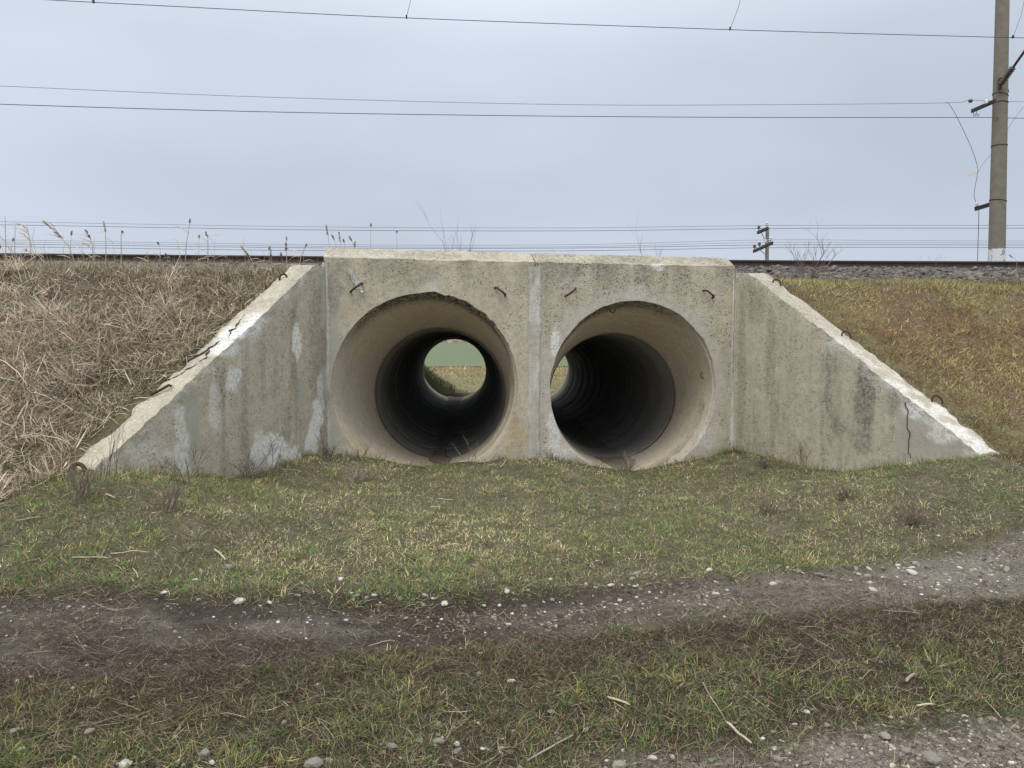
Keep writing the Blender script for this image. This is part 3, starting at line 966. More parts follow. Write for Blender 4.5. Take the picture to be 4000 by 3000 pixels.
def streak(P, dirv, sc, lo, hi):
    q = np.stack([P[:, 0] * sc, P[:, 1] * sc, P[:, 2] * 0.5], 1)
    return sm(lo, hi, fbm(q, 4))

def wl_mask(P, t, below, tg, m1, m2):
    face = tg == 0
    edge = sm(0.22, 0.02, below + 0.10 * (fbm(P * 5, 3) - 0.5))
    m1[:, 0] = 0.36 * edge * sm(0.46, 0.64, fbm(P * 6, 4)) * (tg == 0)
    m1[:, 1] = 0
    m2[:, 1] = 0.6 * edge + 0.35 * (tg == 1)
    m1[:, 2] = 0.15 * (tg == 1)
    pt = lambda tt, z: (WL0[0] + (WL1[0] - WL0[0]) * tt, WL0[1] + (WL1[1] - WL0[1]) * tt, z)
    # white lime worn patch on the middle of the cap and its run below
    for (tt, z, r, rz, k) in ((0.46, 1.78, 0.40, 0.18, 1.25), (0.54, 1.62, 0.36, 0.15, 1.15), (0.37, 1.93, 0.22, 0.14, 0.8)):
        m1[:, 0] = np.maximum(m1[:, 0], k * blob(P, pt(tt, z), (r, r, rz), 0.6, 0.6, 6))
    for (tt, z, r, rz, k) in ((0.18, 1.62, 0.10, 0.26, 0.9), (0.50, 1.30, 0.12, 0.16, 0.75), (0.07, 0.62, 0.12, 0.30, 0.95), (0.10, 0.36, 0.14, 0.2, 0.9), (0.30, 0.44, 0.28, 0.2, 1.0), (0.24, 0.32, 0.2, 0.14, 0.9),
                              (0.72, 0.62, 0.10, 0.4, 0.55), (0.38, 0.45, 0.12, 0.2, 0.6), (0.04, 1.0, 0.08, 0.3, 0.5), (0.85, 0.62, 0.25, 0.16, 0.35), (0.58, 0.95, 0.1, 0.2, 0.4)):
        m1[:, 0] = np.maximum(m1[:, 0], 1.3 * k * face * blob(P, pt(tt, z), (r * 1.1, r * 1.1, rz * 1.1), 0.4, 1.0, 7))
    m1[:, 0] = np.maximum(m1[:, 0], 0.5 * face * sm(0.75, 0.1, below) * streak(P, None, 22, 0.58, 0.70) * sm(0.3, 0.45, t) * sm(0.72, 0.6, t))
    for (tt, z, r, rz) in ((0.34, 0.34, 0.42, 0.24), (0.68, 0.75, 0.14, 0.55), (0.18, 1.05, 0.13, 0.2), (0.02, 1.5, 0.12, 1.4)):
        m1[:, 2] = np.maximum(m1[:, 2], 0.9 * face * blob(P, pt(tt, z), (r, r, rz), 0.4, 0.6, 6))
    m1[:, 1] = 0.55 * face * streak(P, None, 6, 0.48, 0.66) * sm(0.05, 0.3, below) + 0.30 * (tg == 1) * sm(0.40, 0.65, fbm(P * 4, 4))
    m1[:, 1] = np.maximum(m1[:, 1], 0.65 * face * sm(0.25, 0.0, t) * sm(0.5, 0.62, fbm(P * 3.3, 4)))
    m2[:, 0] = 0.12 * face * sm(0.5, 0.7, fbm(P * 2.5, 3))

def wr_mask(P, t, below, tg, m1, m2):
    face = tg == 0
    edge = sm(0.20, 0.02, below + 0.10 * (fbm(P * 5, 3) - 0.5))
    far = sm(0.35, 0.75, t)
    m1[:, 0] = (0.10 + 0.70 * far) * edge * sm(0.42, 0.60, fbm(P * 7, 4))
    m2[:, 1] = 0.9 * edge + 0.4 * (tg == 1)
    m1[:, 2] = 0.2 * (tg == 1)
    pt = lambda tt, z: (WR0[0] + (WR1[0] - WR0[0]) * tt, WR0[1] + (WR1[1] - WR0[1]) * tt, z)
    for (tt, z, r, rz, k) in ((0.80, 0.95, 0.16, 0.2, 1.0), (0.90, 0.72, 0.3, 0.14, 0.9), (0.52, 1.58, 0.3, 0.12, 0.6)):
        m1[:, 0] = np.maximum(m1[:, 0], k * blob(P, pt(tt, z), (r, r, rz), 0.5, 0.7, 8))
    for (tt, z, r, rz, k) in ((0.62, 1.08, 0.17, 0.45, 0.95), (0.64, 0.75, 0.12, 0.3, 0.9), (0.47, 1.35, 0.07, 0.7, 0.7), (0.50, 0.62, 0.2, 0.2, 0.75), (0.60, 0.5, 0.2, 0.16, 0.6), (0.72, 0.95, 0.1, 0.35, 0.6), (0.12, 2.2, 0.3, 0.4, 0.45), (0.42, 1.75, 0.2, 0.3, 0.45)):
        m1[:, 1] = np.maximum(m1[:, 1], k * face * blob(P, pt(tt, z), (r, r, rz), 0.7, 0.9, 5))
    m1[:, 1] = np.maximum(m1[:, 1], 0.5 * face * streak(P, None, 6, 0.5, 0.7) * sm(0.05, 0.35, below) + 0.32 * (tg == 1) * (1 - 0.6 * far) * sm(0.38, 0.62, fbm(P * 4, 4)))
    m1[:, 2] = np.maximum(m1[:, 2], 0.8 * face * sm(0.78, 0.84, t))
    m1[:, 2] = np.maximum(m1[:, 2], 0.85 * face * sm(0.055, 0.03, np.abs(t - 0.785) + 0.03 * (fbm(P * 6, 3) - 0.5)) * (P[:, 2] < 0.9))
    m1[:, 1] = np.where((t > 0.80) & face, m1[:, 1] * 0.5, m1[:, 1])

dL = (WL1 - WL0) / np.linalg.norm(WL1 - WL0)
nL = np.array([dL[1], -dL[0]])                # outward (left)
if nL[0] > 0: nL = -nL
dR = (WR1 - WR0) / np.linalg.norm(WR1 - WR0)
nR_ = np.array([-dR[1], dR[0]])
if nR_[0] < 0: nR_ = -nR_
wingL = wing(WL0 + np.array([0.012, -0.01]), WL1, 2.57, 0.575, 0.36, 'wing_wall', culvert, nL, wl_mask)
wingR = wing(WR0 + np.array([0.012, -0.01]), WR1, 2.58, 0.54, 0.36, 'wing_wall', culvert, nR_, wr_mask)
wingL['label'] = 'wing wall with white lime on its cracked cap'
wingR['label'] = 'wing wall with dark vertical stains and three lifting loops'
wing((-3.05, FY - 0.02), (-4.5, FY + 3.1), 2.2, 0.2, 0.35, 'wing_wall', culvert, (-0.92, -0.39), None, fine=False, zb=-0.9)
wing((2.71, FY - 0.02), (4.1, FY + 3.1), 2.2, 0.2, 0.35, 'wing_wall', culvert, (0.92, -0.39), None, fine=False, zb=-0.9)

def ribbon(name, pts, widths, nrm, mat, parent, lift=0.012, widths2=None):
    """a thin strip lying on a wall; pts are centre points, the two edges may run differently"""
    pts = np.array(pts, float)
    n = len(pts)
    d = np.gradient(pts, axis=0)
    s = np.cross(d, np.array(nrm)[None])
    s /= np.linalg.norm(s, axis=1, keepdims=True) + 1e-9
    w = np.array(widths)[:, None] / 2
    w2 = w if widths2 is None else np.array(widths2)[:, None] / 2
    N3 = np.array(nrm)[None]
    rows_ = [pts - s * w - N3 * 0.02, pts - s * w + N3 * lift * 0.6] + [pts + s * (w2 * k if k > 0 else w * k) + N3 * lift for k in (-0.7, -0.35, 0.0, 0.35, 0.7)] + [pts + s * w2 + N3 * lift * 0.6, pts + s * w2 - N3 * 0.02]
    V = np.concatenate(rows_)
    F = []
    for b in range(len(rows_) - 1):
        for i in range(n - 1):
            F.append((b * n + i, b * n + i + 1, (b + 1) * n + i + 1, (b + 1) * n + i))
    m1 = np.zeros((len(V), 3)); m1[:, 1] = 0.55 * sm(0.52, 0.68, fbm(V * np.array([9, 9, 3.5]), 4)); m1[:, 0] = 0.45 * sm(0.52, 0.7, fbm(V * np.array([8, 8, 3]) + 9, 4))
    return mesh_np(name, V, np.array(F), mat, parent, cols={'mask': m1, 'mask2': np.zeros((len(V), 3))})

def jag(n, amp, seed):
    r = np.random.default_rng(seed)
    return np.cumsum(r.normal(0, amp, n)) * 0.6

def hw_pt(u, z): return HO + HU * u + np.array([0, 0, z])
zz = np.linspace(0.02, 2.62, 200)
def nz1(k, o, oc=4): return fbm(np.stack([zz * k, zz * 0 + o, zz * 0], 1), oc) - 0.5
ribbon('mortar_joint', [hw_pt(2.70, z) for z in zz], 0.16 + 0.14 * nz1(3.0, 1.5) + 0.05 * nz1(18, 7.5), -HN, M['mortar'], hwL, 0.009, 0.16 + 0.16 * nz1(2.6, 4.5) + 0.05 * nz1(18, 9.5))
zz = np.linspace(0.10, 2.60, 90)
jj = jag(90, 0.006, 3)
zz = np.linspace(-0.1, 2.62, 160)
jj = jag(160, 0.004, 3)
ribbon('mortar_joint', [hw_pt(5.582, z) for z in zz], 0.07 + 0.06 * nz1(4, 3.5) + 0.03 * nz1(20, 5.5), -HN, M['mortar'], hwR, 0.012, 0.045 + 0.02 * nz1(20, 6.5))
zs_ = zz[60:]
ribbon('crack', [hw_pt(5.572 + jj[60 + i] * 0.5, z) for i, z in enumerate(zs_)], 0.003 + 0.011 * np.maximum(vnoise(np.stack([zs_ * 5, zs_ * 0, zs_ * 0], 1)) - 0.3, 0), -HN, M['crack'], hwR, 0.014)
ribbon('mortar_joint', [hw_pt(0.0, z) for z in zz], 0.05 + 0.02 * nz1(20, 8.5), -HN, M['mortar'], hwL, 0.010, 0.10 + 0.10 * nz1(4, 2.5) + 0.03 * nz1(20, 1.5))
zs_ = zz[90:]
ribbon('crack', [hw_pt(0.012 + 0.4 * jj[i], z) for i, z in enumerate(zs_)], 0.002 + 0.010 * np.maximum(vnoise(np.stack([zs_ * 5, zs_ * 0 + 4, zs_ * 0], 1)) - 0.35, 0), -HN, M['crack'], hwL, 0.012)

nLi = np.array([-nL[0], -nL[1], 0]); nRi = np.array([-nR_[0], -nR_[1], 0])
def wr_pt(t, z): return np.array([WR0[0] + (WR1[0] - WR0[0]) * t, WR0[1] + (WR1[1] - WR0[1]) * t, z])
def wl_pt(t, z): return np.array([WL0[0] + (WL1[0] - WL0[0]) * t, WL0[1] + (WL1[1] - WL0[1]) * t, z])
zz = np.linspace(0.12, 0.98, 40)
ribbon('crack', [wr_pt(0.79 + 0.0028 * jag(40, 1.0, 5)[i] + 0.003 * math.sin(z * 23) + 0.002 * math.sin(z * 51), z) for i, z in enumerate(zz)], 0.0005 + 0.006 * vnoise(np.stack([zz * 9, zz * 0, zz * 0], 1)), nRi, M['crack'], wingR, 0.012)
def cap_crack(parent, W0, W1, z0, z1, no, path, w, seed):
    """path: list of (t, across 0..1) on the sloping cap"""
    pts = []
    for (t, a) in path:
        z = z0 if t < 0.06 else z0 + (z1 - z0) * (t - 0.06) / 0.94
        pts.append([W0[0] + (W1[0] - W0[0]) * t + no[0] * 0.36 * a, W0[1] + (W1[1] - W0[1]) * t + no[1] * 0.36 * a, z])
    pts = np.array(pts)
    k = np.linspace(0, len(pts) - 1, 30)
    P = np.stack([np.interp(k, np.arange(len(pts)), pts[:, i]) for i in range(3)], 1)
    r = np.random.default_rng(seed)
    w = w * 0.18
    P[:, :2] += r.normal(0, 0.012, (30, 2))
    d3 = np.array([W1[0] - W0[0], W1[1] - W0[1], z1 - z0]); d3 /= np.linalg.norm(d3)
    n3 = np.cross(d3, np.array([no[0], no[1], 0])); n3 = n3 if n3[2] > 0 else -n3
    ribbon('crack', P, np.clip(r.normal(w, w * 0.4, 30), w * 0.3, w * 2), n3, M['crack'], parent, 0.015)
cap_crack(wingL, WL0, WL1, 2.57, 0.575, nL, [(0.36, 0.6), (0.40, 0.5), (0.47, 0.35), (0.55, 0.55), (0.60, 0.9)], 0.014, 1)
cap_crack(wingL, WL0, WL1, 2.57, 0.575, nL, [(0.53, 0.55), (0.58, 0.3), (0.62, 0.4), (0.67, 0.6), (0.69, 0.9)], 0.011, 9)

# lifting loops and hooks
def arc_loop(name, base, along, up, r, rad, parent, n=12, a0=0.0, a1=math.pi):
    along, up = Vector(along).normalized(), Vector(up).normalized()
    pts = [Vector(base) + along * (r * math.cos(a)) + up * (r * 1.15 * math.sin(a)) for a in np.linspace(a0 - 0.35, a1 + 0.35, n)]
    mb = MB(); mb.tube(pts, rad, 7)
    return mb.build(name, M['rust'], parent, True)

def cap_pt(W0, W1, z0, z1, no, t, a):
    z = z0 + (z1 - z0) * (t - 0.06) / 0.94
    return Vector((W0[0] + (W1[0] - W0[0]) * t + no[0] * 0.36 * a, W0[1] + (W1[1] - W0[1]) * t + no[1] * 0.36 * a, z))
for t, a in ((0.145, 0.72), (0.475, 0.72), (0.80, 0.95)):
    arc_loop('lifting_loop', cap_pt(WR0, WR1, 2.58, 0.54, nR_, t, a) + Vector((0, 0, 0.02)), (0.9, -0.4, -0.2), (0, 0.1, 1), 0.052, 0.0105, wingR)
arc_loop('lifting_loop', cap_pt(WL0, WL1, 2.57, 0.575, nL, 0.155, 0.62) + Vector((0, 0, 0.02)), (0.8, 0.6, 0.1), (0, 0.1, 1), 0.045, 0.013, wingL)
mb = MB(); b0 = cap_pt(WL0, WL1, 2.57, 0.575, nL, 0.73, 0.55)
mb.tube([b0 + Vector((-0.09, -0.02, -0.02)), b0 + Vector((0.0, 0, 0.03)), b0 + Vector((0.07, 0.03, 0.075)), b0 + Vector((0.09, 0.04, 0.06))], 0.014, 7)
mb.build('rebar_stub', M['rust'], wingL, True)
arc_loop('lifting_loop', Vector((-3.62, 6.35, 0.56)), (1, 0.2, 0), (0, 0, 1), 0.055, 0.018, wingL)

def hook(u, z, side, parent, ln=0.15):
    p = Vector(hw_pt(u, z)); out = -Vector(HN); s = Vector(HU) * side
    pts = [p - out * 0.05, p + out * 0.03, p + out * 0.075 + s * 0.01, p + out * 0.10 + s * 0.04 + Vector((0, 0, -0.025)), p + out * 0.10 + s * ln * 0.7 + Vector((0, 0, -ln * 0.5)),
           p + out * 0.07 + s * ln * 0.85 + Vector((0, 0, -ln * 0.62)), p + out * 0.02 + s * ln * 0.9 + Vector((0, 0, -ln * 0.66)), p - out * 0.04 + s * ln * 0.9 + Vector((0, 0, -ln * 0.66))]
    mb = MB(); mb.tube(pts, 0.0135, 7)
    return mb.build('lifting_hook', M['rust'], parent, True)
hook(0.46, 2.365, -1, hwL, 0.16)
hook(2.16, 2.335, 1, hwL, 0.15)
hook(3.25, 2.34, -1, hwR, 0.15)
hook(5.10, 2.34, 1, hwR, 0.15)
# small bent bars inside the right entrance pipe
c0 = Vector((1.685 + 1.13, 11.1, 1.15))
arc_loop('lifting_hook', c0 + Vector((-0.03, 0, 0)), (0, 0.2, 1), (-1, 0, 0), 0.05, 0.007, coneR)
arc_loop('lifting_hook', Vector((1.40, 10.75, 2.08)), (1, 0, 0), (0.1, -0.2, -1), 0.04, 0.007, coneR)

# plastic bottle pushed through the left hook
bt0 = Vector(hw_pt(0.455, 2.262)) - Vector(HN) * 0.055        # neck end
bdir = Vector((-0.50, 0.02, 0.86)).normalized()
bot = empty('bottle', bt0, 'clear crumpled plastic bottle with white cap stuck through a rusty hook', 'bottle')
mb = MB()
mb.lathe([(0.012, 0), (0.013, 0.02), (0.022, 0.045), (0.034, 0.075), (0.036, 0.10), (0.032, 0.12), (0.036, 0.14), (0.036, 0.19), (0.031, 0.205), (0.036, 0.22), (0.036, 0.29), (0.033, 0.31), (0.024, 0.318)], bt0, bdir, 18)
mb.build('bottle_body', M['clear'], bot, True)
mb = MB(); mb.lathe([(0.0165, 0), (0.0165, 0.024), (0.012, 0.026)], bt0 - bdir * 0.02, bdir, 14)
mb.build('bottle_cap', M['white_cap'], bot, True)

# silt on the pipe floors
def silt(cone_front, joint, end, wid, name, parent):
    ln = np.linspace(0, 1, 120)
    f = np.array(cone_front); j = np.array(joint); e = np.array(end)
    Y = np.interp(ln, [0, 0.18, 1], [0.0, 1.0, 2.0])
    V = []
    ac = np.linspace(-1, 1, 15)
    for i, y in enumerate(Y):
        c = f + (j - f) * y if y < 1 else j + (e - j) * (y - 1)
        R = 1.19 - 0.19 * min(y, 1)
        w = wid * sm(-0.02, 0.10, ln[i]) * (0.45 + 0.9 * vnoise(np.array([[ln[i] * 14, 3.3, wid]]))[0]) + 0.10 * sm(0.8, 1, ln[i])
        for a in ac:
            xx = a * w
            floor = c[2] - math.sqrt(max(R * R - xx * xx, 0))
            V.append((c[0] + xx + 0.06 * math.sin(ln[i] * 20), c[1], floor + 0.018 * (1 - a * a) ** 0.5 - 0.016 * abs(a) ** 4))
    V = np.array(V)
    V[:, 2] += 0.02 * (fbm(V * 7, 3) - 0.5)
    o = mesh_np(name, V, grid_faces(120, 15), M['silt'], None, True)
    return tag(o, kind='stuff')
s1_ = silt((-1.0, 10.35, 1.05), (-1.10, 11.86, 0.833), endL + AX * 2.2, 0.20, 'silt', None)
s2_ = silt((1.50, 10.6, 0.983), (1.595, 12.29, 0.753), endR, 0.34, 'silt', None)
tag(s1_, 'dark damp silt along the floor of the open view pipe', 'silt')
tag(s2_, 'dark damp silt along the floor of the dark right pipe', 'silt')

# ------------------------------------------------------------------ railway
def sweep(name, prof, path, mat, parent=None):
    n = len(prof)
    V = []
    path = np.array(path)
    d = np.gradient(path, axis=0)
    for p, t in zip(path, d):
        s = np.array([t[1], -t[0], 0]); s /= np.linalg.norm(s)
        for (a, b) in prof:
            V.append(p + s * a + np.array([0, 0, b]))
    F = []
    for i in range(len(path) - 1):
        for k in range(n):
            F.append((i * n + k, (i + 1) * n + k, (i + 1) * n + (k + 1) % n, i * n + (k + 1) % n))
    return mesh_np(name, np.array(V), np.array(F), mat, parent)

rail_prof = [(-0.075, 0), (0.075, 0), (0.075, 0.012), (0.02, 0.03), (0.01, 0.05), (0.01, 0.125), (0.036, 0.14), (0.037, 0.172), (0.030, 0.18),
             (-0.030, 0.18), (-0.037, 0.172), (-0.036, 0.14), (-0.01, 0.125), (-0.01, 0.05), (-0.02, 0.03), (-0.075, 0.012)]
rx = np.linspace(-60, 60, 121)
def ry(x):
    k = np.linspace(-4, 4, 9)
    return np.mean([rail_y(x + q) for q in k], 0)
r_near = sweep('rail', rail_prof, np.stack([rx, ry(rx), np.full_like(rx, 3.325)], 1), M['rail'])
tag(r_near, 'long dark rusty rail along the top of the embankment', 'rail')

# ballast: the stones that show largest are pieces, the rest one mass
def stone_mesh(seed, sx, sy, sz, sub=2, rough=0.28):
    bm = bmesh.new()
    bmesh.ops.create_icosphere(bm, subdivisions=sub, radius=1.0)
    V = np.array([v.co[:] for v in bm.verts])
    k = 1 + rough * 2 * (fbm(V * 1.1 + seed * 7.7, 3) - 0.5)
    r = np.random.default_rng(seed)
    for _ in range(5):                        # flat broken faces
        n = r.normal(0, 1, 3); n /= np.linalg.norm(n)
        dd = V @ n
        lim = r.uniform(0.62, 0.85)
        V = V - np.maximum(dd - lim, 0)[:, None] * n[None]
    V = V * k[:, None] * np.array([sx, sy, sz])
    for v, c in zip(bm.verts, V): v.co = c
    me = bpy.data.meshes.new('stone')
    bm.to_mesh(me); bm.free()
    return me

ballast = mesh_np('ballast_bed', *(lambda X, Yg: (np.stack([X, Yg, emb_h(X, Yg) + 0.015], -1).reshape(-1, 3), grid_faces(*X.shape)))(
    np.repeat(np.linspace(-30, 30, 200)[None], 26, 0), np.stack([rail_y(np.linspace(-30, 30, 200)) + k for k in np.linspace(-2.25, 3.8, 26)])), M['ballast'], smooth=True)
tag(ballast, kind='structure')
bvar = []
for k in range(8):
    for mk_ in ('ballast', 'ballast_pale'):
        me = stone_mesh(100 + k, 1.0, rng.uniform(0.7, 1), rng.uniform(0.55, 0.8), 1 if k > 8 else 2, 0.3)
        me.materials.append(M[mk_])
        bvar.append(me)
def ballast_pts(n, x0, x1, r):
    x = r.uniform(x0, x1, n)
    d = 1.08 + 1.25 * r.random(n) ** 0.9
    y = rail_y(x) - d
    return x, y, emb_h(x, y)
rb = np.random.default_rng(21)
bx_, by_, bz_ = ballast_pts(300, 5.2, 12.2, rb)
for i in range(300):
    o = bpy.data.objects.new('ballast_stone', bvar[rb.integers(0, len(bvar))])
    C.objects.link(o)
    o.parent = ballast
    s = rb.uniform(0.05, 0.10)
    o.location = (bx_[i], by_[i], bz_[i] + s * 0.25)
    o.scale = (s * 1.15, s, s * 0.9)
    o.rotation_euler = (rb.uniform(-0.5, 0.5), rb.uniform(-0.5, 0.5), rb.uniform(0, 6.28))

def scatter_mesh(name, mesh_list, X, Y, Z, S, mats, r, parent=None):
    """many small solid pieces joined into one mesh"""
    Vs, Fs, base = [], [], 0
    for i in range(len(X)):
        me = mesh_list[i % len(mesh_list)]
        co, fa = me
        a = r.uniform(0, 6.28)
        R = np.array([[math.cos(a), -math.sin(a), 0], [math.sin(a), math.cos(a), 0], [0, 0, 1]])
        Vs.append(co @ R.T * S[i] + np.array([X[i], Y[i], Z[i]]))
        Fs.append(fa + base)
        base += len(co)
    return mesh_np(name, np.concatenate(Vs), np.concatenate(Fs), mats, parent)
def as_np(me):
    co = np.zeros(len(me.vertices) * 3); me.vertices.foreach_get('co', co)
    fa = np.array([p.vertices[:] for p in me.polygons])
    return co.reshape(-1, 3), fa
small_np = [as_np(stone_mesh(300 + k, 1, rng.uniform(0.65, 1), rng.uniform(0.45, 0.75), 1, 0.3)) for k in range(10)]
x2 = np.concatenate([rb.uniform(3.4, 15, 2000), rb.uniform(-14, -2.4, 700)])
d2 = 1.0 + 1.4 * rb.random(len(x2))
y2 = rail_y(x2) - d2
o = scatter_mesh('ballast_fill', small_np, x2, y2, emb_h(x2, y2) + 0.02, rb.uniform(0.035, 0.075, len(x2)), M['ballast'], rb, ballast)
tag(o, kind='stuff')

# ------------------------------------------------------------------ catenary pole, right
pole_base = Vector((13.80, 22.0, 2.3))
lean = math.radians(-0.75)
pole = empty('catenary_pole', pole_base, 'tall tapered concrete railway pole with whitewashed foot beyond the rails', 'pole')
axis = Vector((math.sin(lean), 0, math.cos(lean)))
def pole_mat():
    m, N, L, B = new_mat('pole_concrete')
    tc = N.new('ShaderNodeTexCoord').outputs['Object']
    sp = N.new('ShaderNodeSeparateXYZ'); L.new(tc, sp.inputs[0])
    f = noise(N, L, tc, 6, 6, 0.65)
    col = mixc(N, L, rng_map(N, L, f, 0.3, 0.7), (0.175, 0.155, 0.12), (0.235, 0.21, 0.17))
    g = noise(N, L, tc, 12, 4, 0.6)
    zz_ = math_n(N, L, 'ADD', sp.outputs['Z'], rng_map(N, L, g, 0, 1, -0.02, 0.02))
    w = rng_map(N, L, zz_, 4.25, 4.23)
    pe = rng_map(N, L, noise(N, L, tc, 9, 4, 0.6), 0.60, 0.56)
    w = math_n(N, L, 'MULTIPLY', w, math_n(N, L, 'MAXIMUM', pe, 0.25))
    col = mixc(N, L, w, col, (0.66, 0.68, 0.70))
    L.new(col, B.inputs['Base Color']); B.inputs['Roughness'].default_value = 0.9
    return m
M['pole'] = pole_mat()
mb = MB(); mb.lathe([(0.228 - 0.0065 * h, h) for h in np.linspace(0, 11, 23)], pole_base, axis, 28)
mb.build('shaft', M['pole'], pole, True)
def pcen(z): return pole_base + axis * ((z - pole_base.z) / axis.z)
zA = at_y(3840, 415, 22).z
mb = MB()
mb.bar(at_y(3796, 434, 22.5), at_y(3888, 394, 21.56), 0.05, 0.10)
arm = mb.build('bracket_arm', M['steel_dark'], pole)
mb = MB()
for px in (3802, 3815):
    c = at_y(px, 447, 22.4)
    mb.tube([c + Vector((0.0, 0, 0.10)), c + Vector((0, 0, 0.0)), c + Vector((0.02, 0, -0.05)), c + Vector((0.06, 0, -0.05)), c + Vector((0.07, 0, 0.0)), c + Vector((0.03, 0, 0.02))], 0.008, 5)
mb.build('wire_hook', M['steel_dark'], arm)
mb = MB(); mb.bar(at_y(3886, 389, 22.6), at_y(3935, 350, 22.15), 0.09, 0.14); mb.build('bracket_arm', M['steel_dark'], pole)
mb = MB(); mb.bar(at_y(3808, 817, 22.95), at_y(3928, 780, 22.35), 0.07, 0.11); arm2 = mb.build('bracket_arm', M['steel_dark'], pole)
for (px, py, yd, par) in ((3852, 398, 21.8, arm), (3815, 797, 22.88, arm2)):
    b = at_y(px, py + 8, yd)
    mb = MB(); mb.lathe([(0.03, 0), (0.055, 0.015), (0.045, 0.03), (0.055, 0.06), (0.04, 0.10), (0.03, 0.12)], b, (0, 0, 1), 10)
    mb.build('insulator', M['insul'], par, True)
for (py, tilt) in ((372, 0.05), (402, 0.02), (570, 0.0), (785, 0.03)):
    mb = MB()
    z = at_y(3875, py, 22).z
    r = 0.228 - 0.0065 * (z - 2.3) + 0.006
    c = pcen(z)
    mb.tube([c + Vector((r * math.cos(a), r * math.sin(a), -tilt * math.cos(a) * 1.0)) for a in np.linspace(0, 2 * math.pi, 25)], 0.011, 5, False)
    mb.build('clamp_band', M['steel_dark'], pole)
mb = MB()
zc = at_y(3905, 325, 21.9).z
mb.bar(at_y(3905, 348, 21.8), at_y(3906, 305, 21.8), 0.06, 0.10, (0, 1, 0))
a0, a1 = at_y(3912, 327, 21.7), at_y(4100, 62, 20.2)
mb.tube([a0, a1], 0.033, 8)
canti = mb.build('cantilever_arm', M['tube_red'], pole)
d_ = (a1 - a0).normalized()
mb = MB()
prof = []
ln_ = (at_y(3962, 258, 21.35) - a0).length
for k in range(8):
    h = ln_ * k / 8
    prof += [(0.04, h), (0.085, h + ln_ * 0.03), (0.085, h + ln_ * 0.06), (0.04, h + ln_ * 0.09)]
mb.lathe(prof, a0, d_, 12)
mb.build('insulator', M['insul_dark'], canti, True)

# wires ----------------------------------------------------------
def wire_from_px(name, pxs, yfun, r, mat, label, group=None, sub=10, cat='wire'):
    """a wire through the points seen at these photo pixels, hung in the vertical sheet y = yfun(x)"""
    P = []
    for (px, py) in pxs:
        Y = yfun(0.0) if callable(yfun) else yfun
        for _ in range(6):
            p = at_y(px, py, Y)
            Y = float(yfun(p.x)) if callable(yfun) else yfun
        P.append(np.array(at_y(px, py, Y)[:]))
    P = np.array(P)
    k = np.arange(len(P)); kk = np.linspace(0, len(P) - 1, (len(P) - 1) * sub + 1)
    # Catmull-Rom
    out = []
    for q in kk:
        i = min(int(q), len(P) - 2); t = q - i
        p0 = P[max(i - 1, 0)] if i > 0 else 2 * P[0] - P[1]
        p3 = P[i + 2] if i + 2 < len(P) else 2 * P[-1] - P[-2]
        p1, p2 = P[i], P[i + 1]
        out.append(0.5 * ((2 * p1) + (-p0 + p2) * t + (2 * p0 - 5 * p1 + 4 * p2 - p3) * t * t + (-p0 + 3 * p1 - 3 * p2 + p3) * t ** 3))
    mb = MB(); mb.tube([Vector(p) for p in out], r, 5)
    o = mb.build(name, mat)
    return tag(o, label, cat, group)

track_axis = lambda x: float(ry(np.array([x]))[0]) + 0.76
contact = wire_from_px('contact_wire', [(-700, -52), (199, 0), (720, 27), (1586, 70), (2852, 116), (3870, 145), (4000, 148), (4700, 166)], track_axis, 0.0085, M['wire'],
                       'highest overhead wire across the sky with droppers hanging down to it')
for (px0, py0, px1, py1, n_) in ((372, -60, 365, 8, 1), (1605, -60, 1588, 68, 2), (2905, -60, 2852, 114, 3), (4008, -30, 3957, 146, 4)):
    P0 = at_y(px1, py1, track_axis(at_y(px1, py1, 18).x)); P1 = at_y(px0, py0, track_axis(at_y(px0, py0, 18).x))
    mid = (P0 + P1) / 2 + Vector((0.04, 0, 0.0))
    e = empty('dropper', P0, ['', 'thin dropper wire at the far left of the contact wire', 'thin dropper wire above the left pipe holding the contact wire',
                              'thin dropper wire above the right wing holding the contact wire', 'thin dropper wire just beyond the concrete pole'][n_], 'dropper', 'droppers on the contact wire')
    mb = MB(); mb.tube([P0, mid, P1], 0.005, 4); mb.build('dropper_wire', M['wire'], e)
    mb = MB(); mb.bar(P0 + Vector((0, 0, -0.02)), P0 + Vector((0, 0, 0.05)), 0.03, 0.05, (0, 1, 0)); mb.build('clamp', M['steel_dark'], e)
pole_line = lambda x: 20.2 + 0.12 * x if x < 13.0 else 21.8 + 0.06 * (x - 13)
wire_from_px('overhead_wire', [(-600, 311), (0, 336), (1000, 378), (2170, 408), (3000, 409), (3690, 402), (3775, 393), (3852, 393), (3930, 396), (4100, 402), (4700, 425)], pole_line, 0.006, M['wire_far'],
             'thin pale wire, upper of the middle pair, tied to the pole by an insulator', 'middle pair of wires')
wire_from_px('overhead_wire', [(-600, 380), (0, 407), (1000, 436), (2000, 452), (3000, 459), (3840, 459), (4000, 462), (4700, 475)], pole_line, 0.0095, M['wire'],
             'dark wire, lower of the middle pair, passing just below the bracket arm', 'middle pair of wires')
b = at_y(3791, 394, 21.9)
mb = MB(); mb.lathe([(0.01, -0.06), (0.045, -0.04), (0.055, 0), (0.045, 0.04), (0.01, 0.06)], b, (1, 0, 0), 10)
o = mb.build('strain_insulator', M['insul_dark'], None, True); tag(o, 'small brown egg insulator on the thin wire beside the pole', 'insulator')
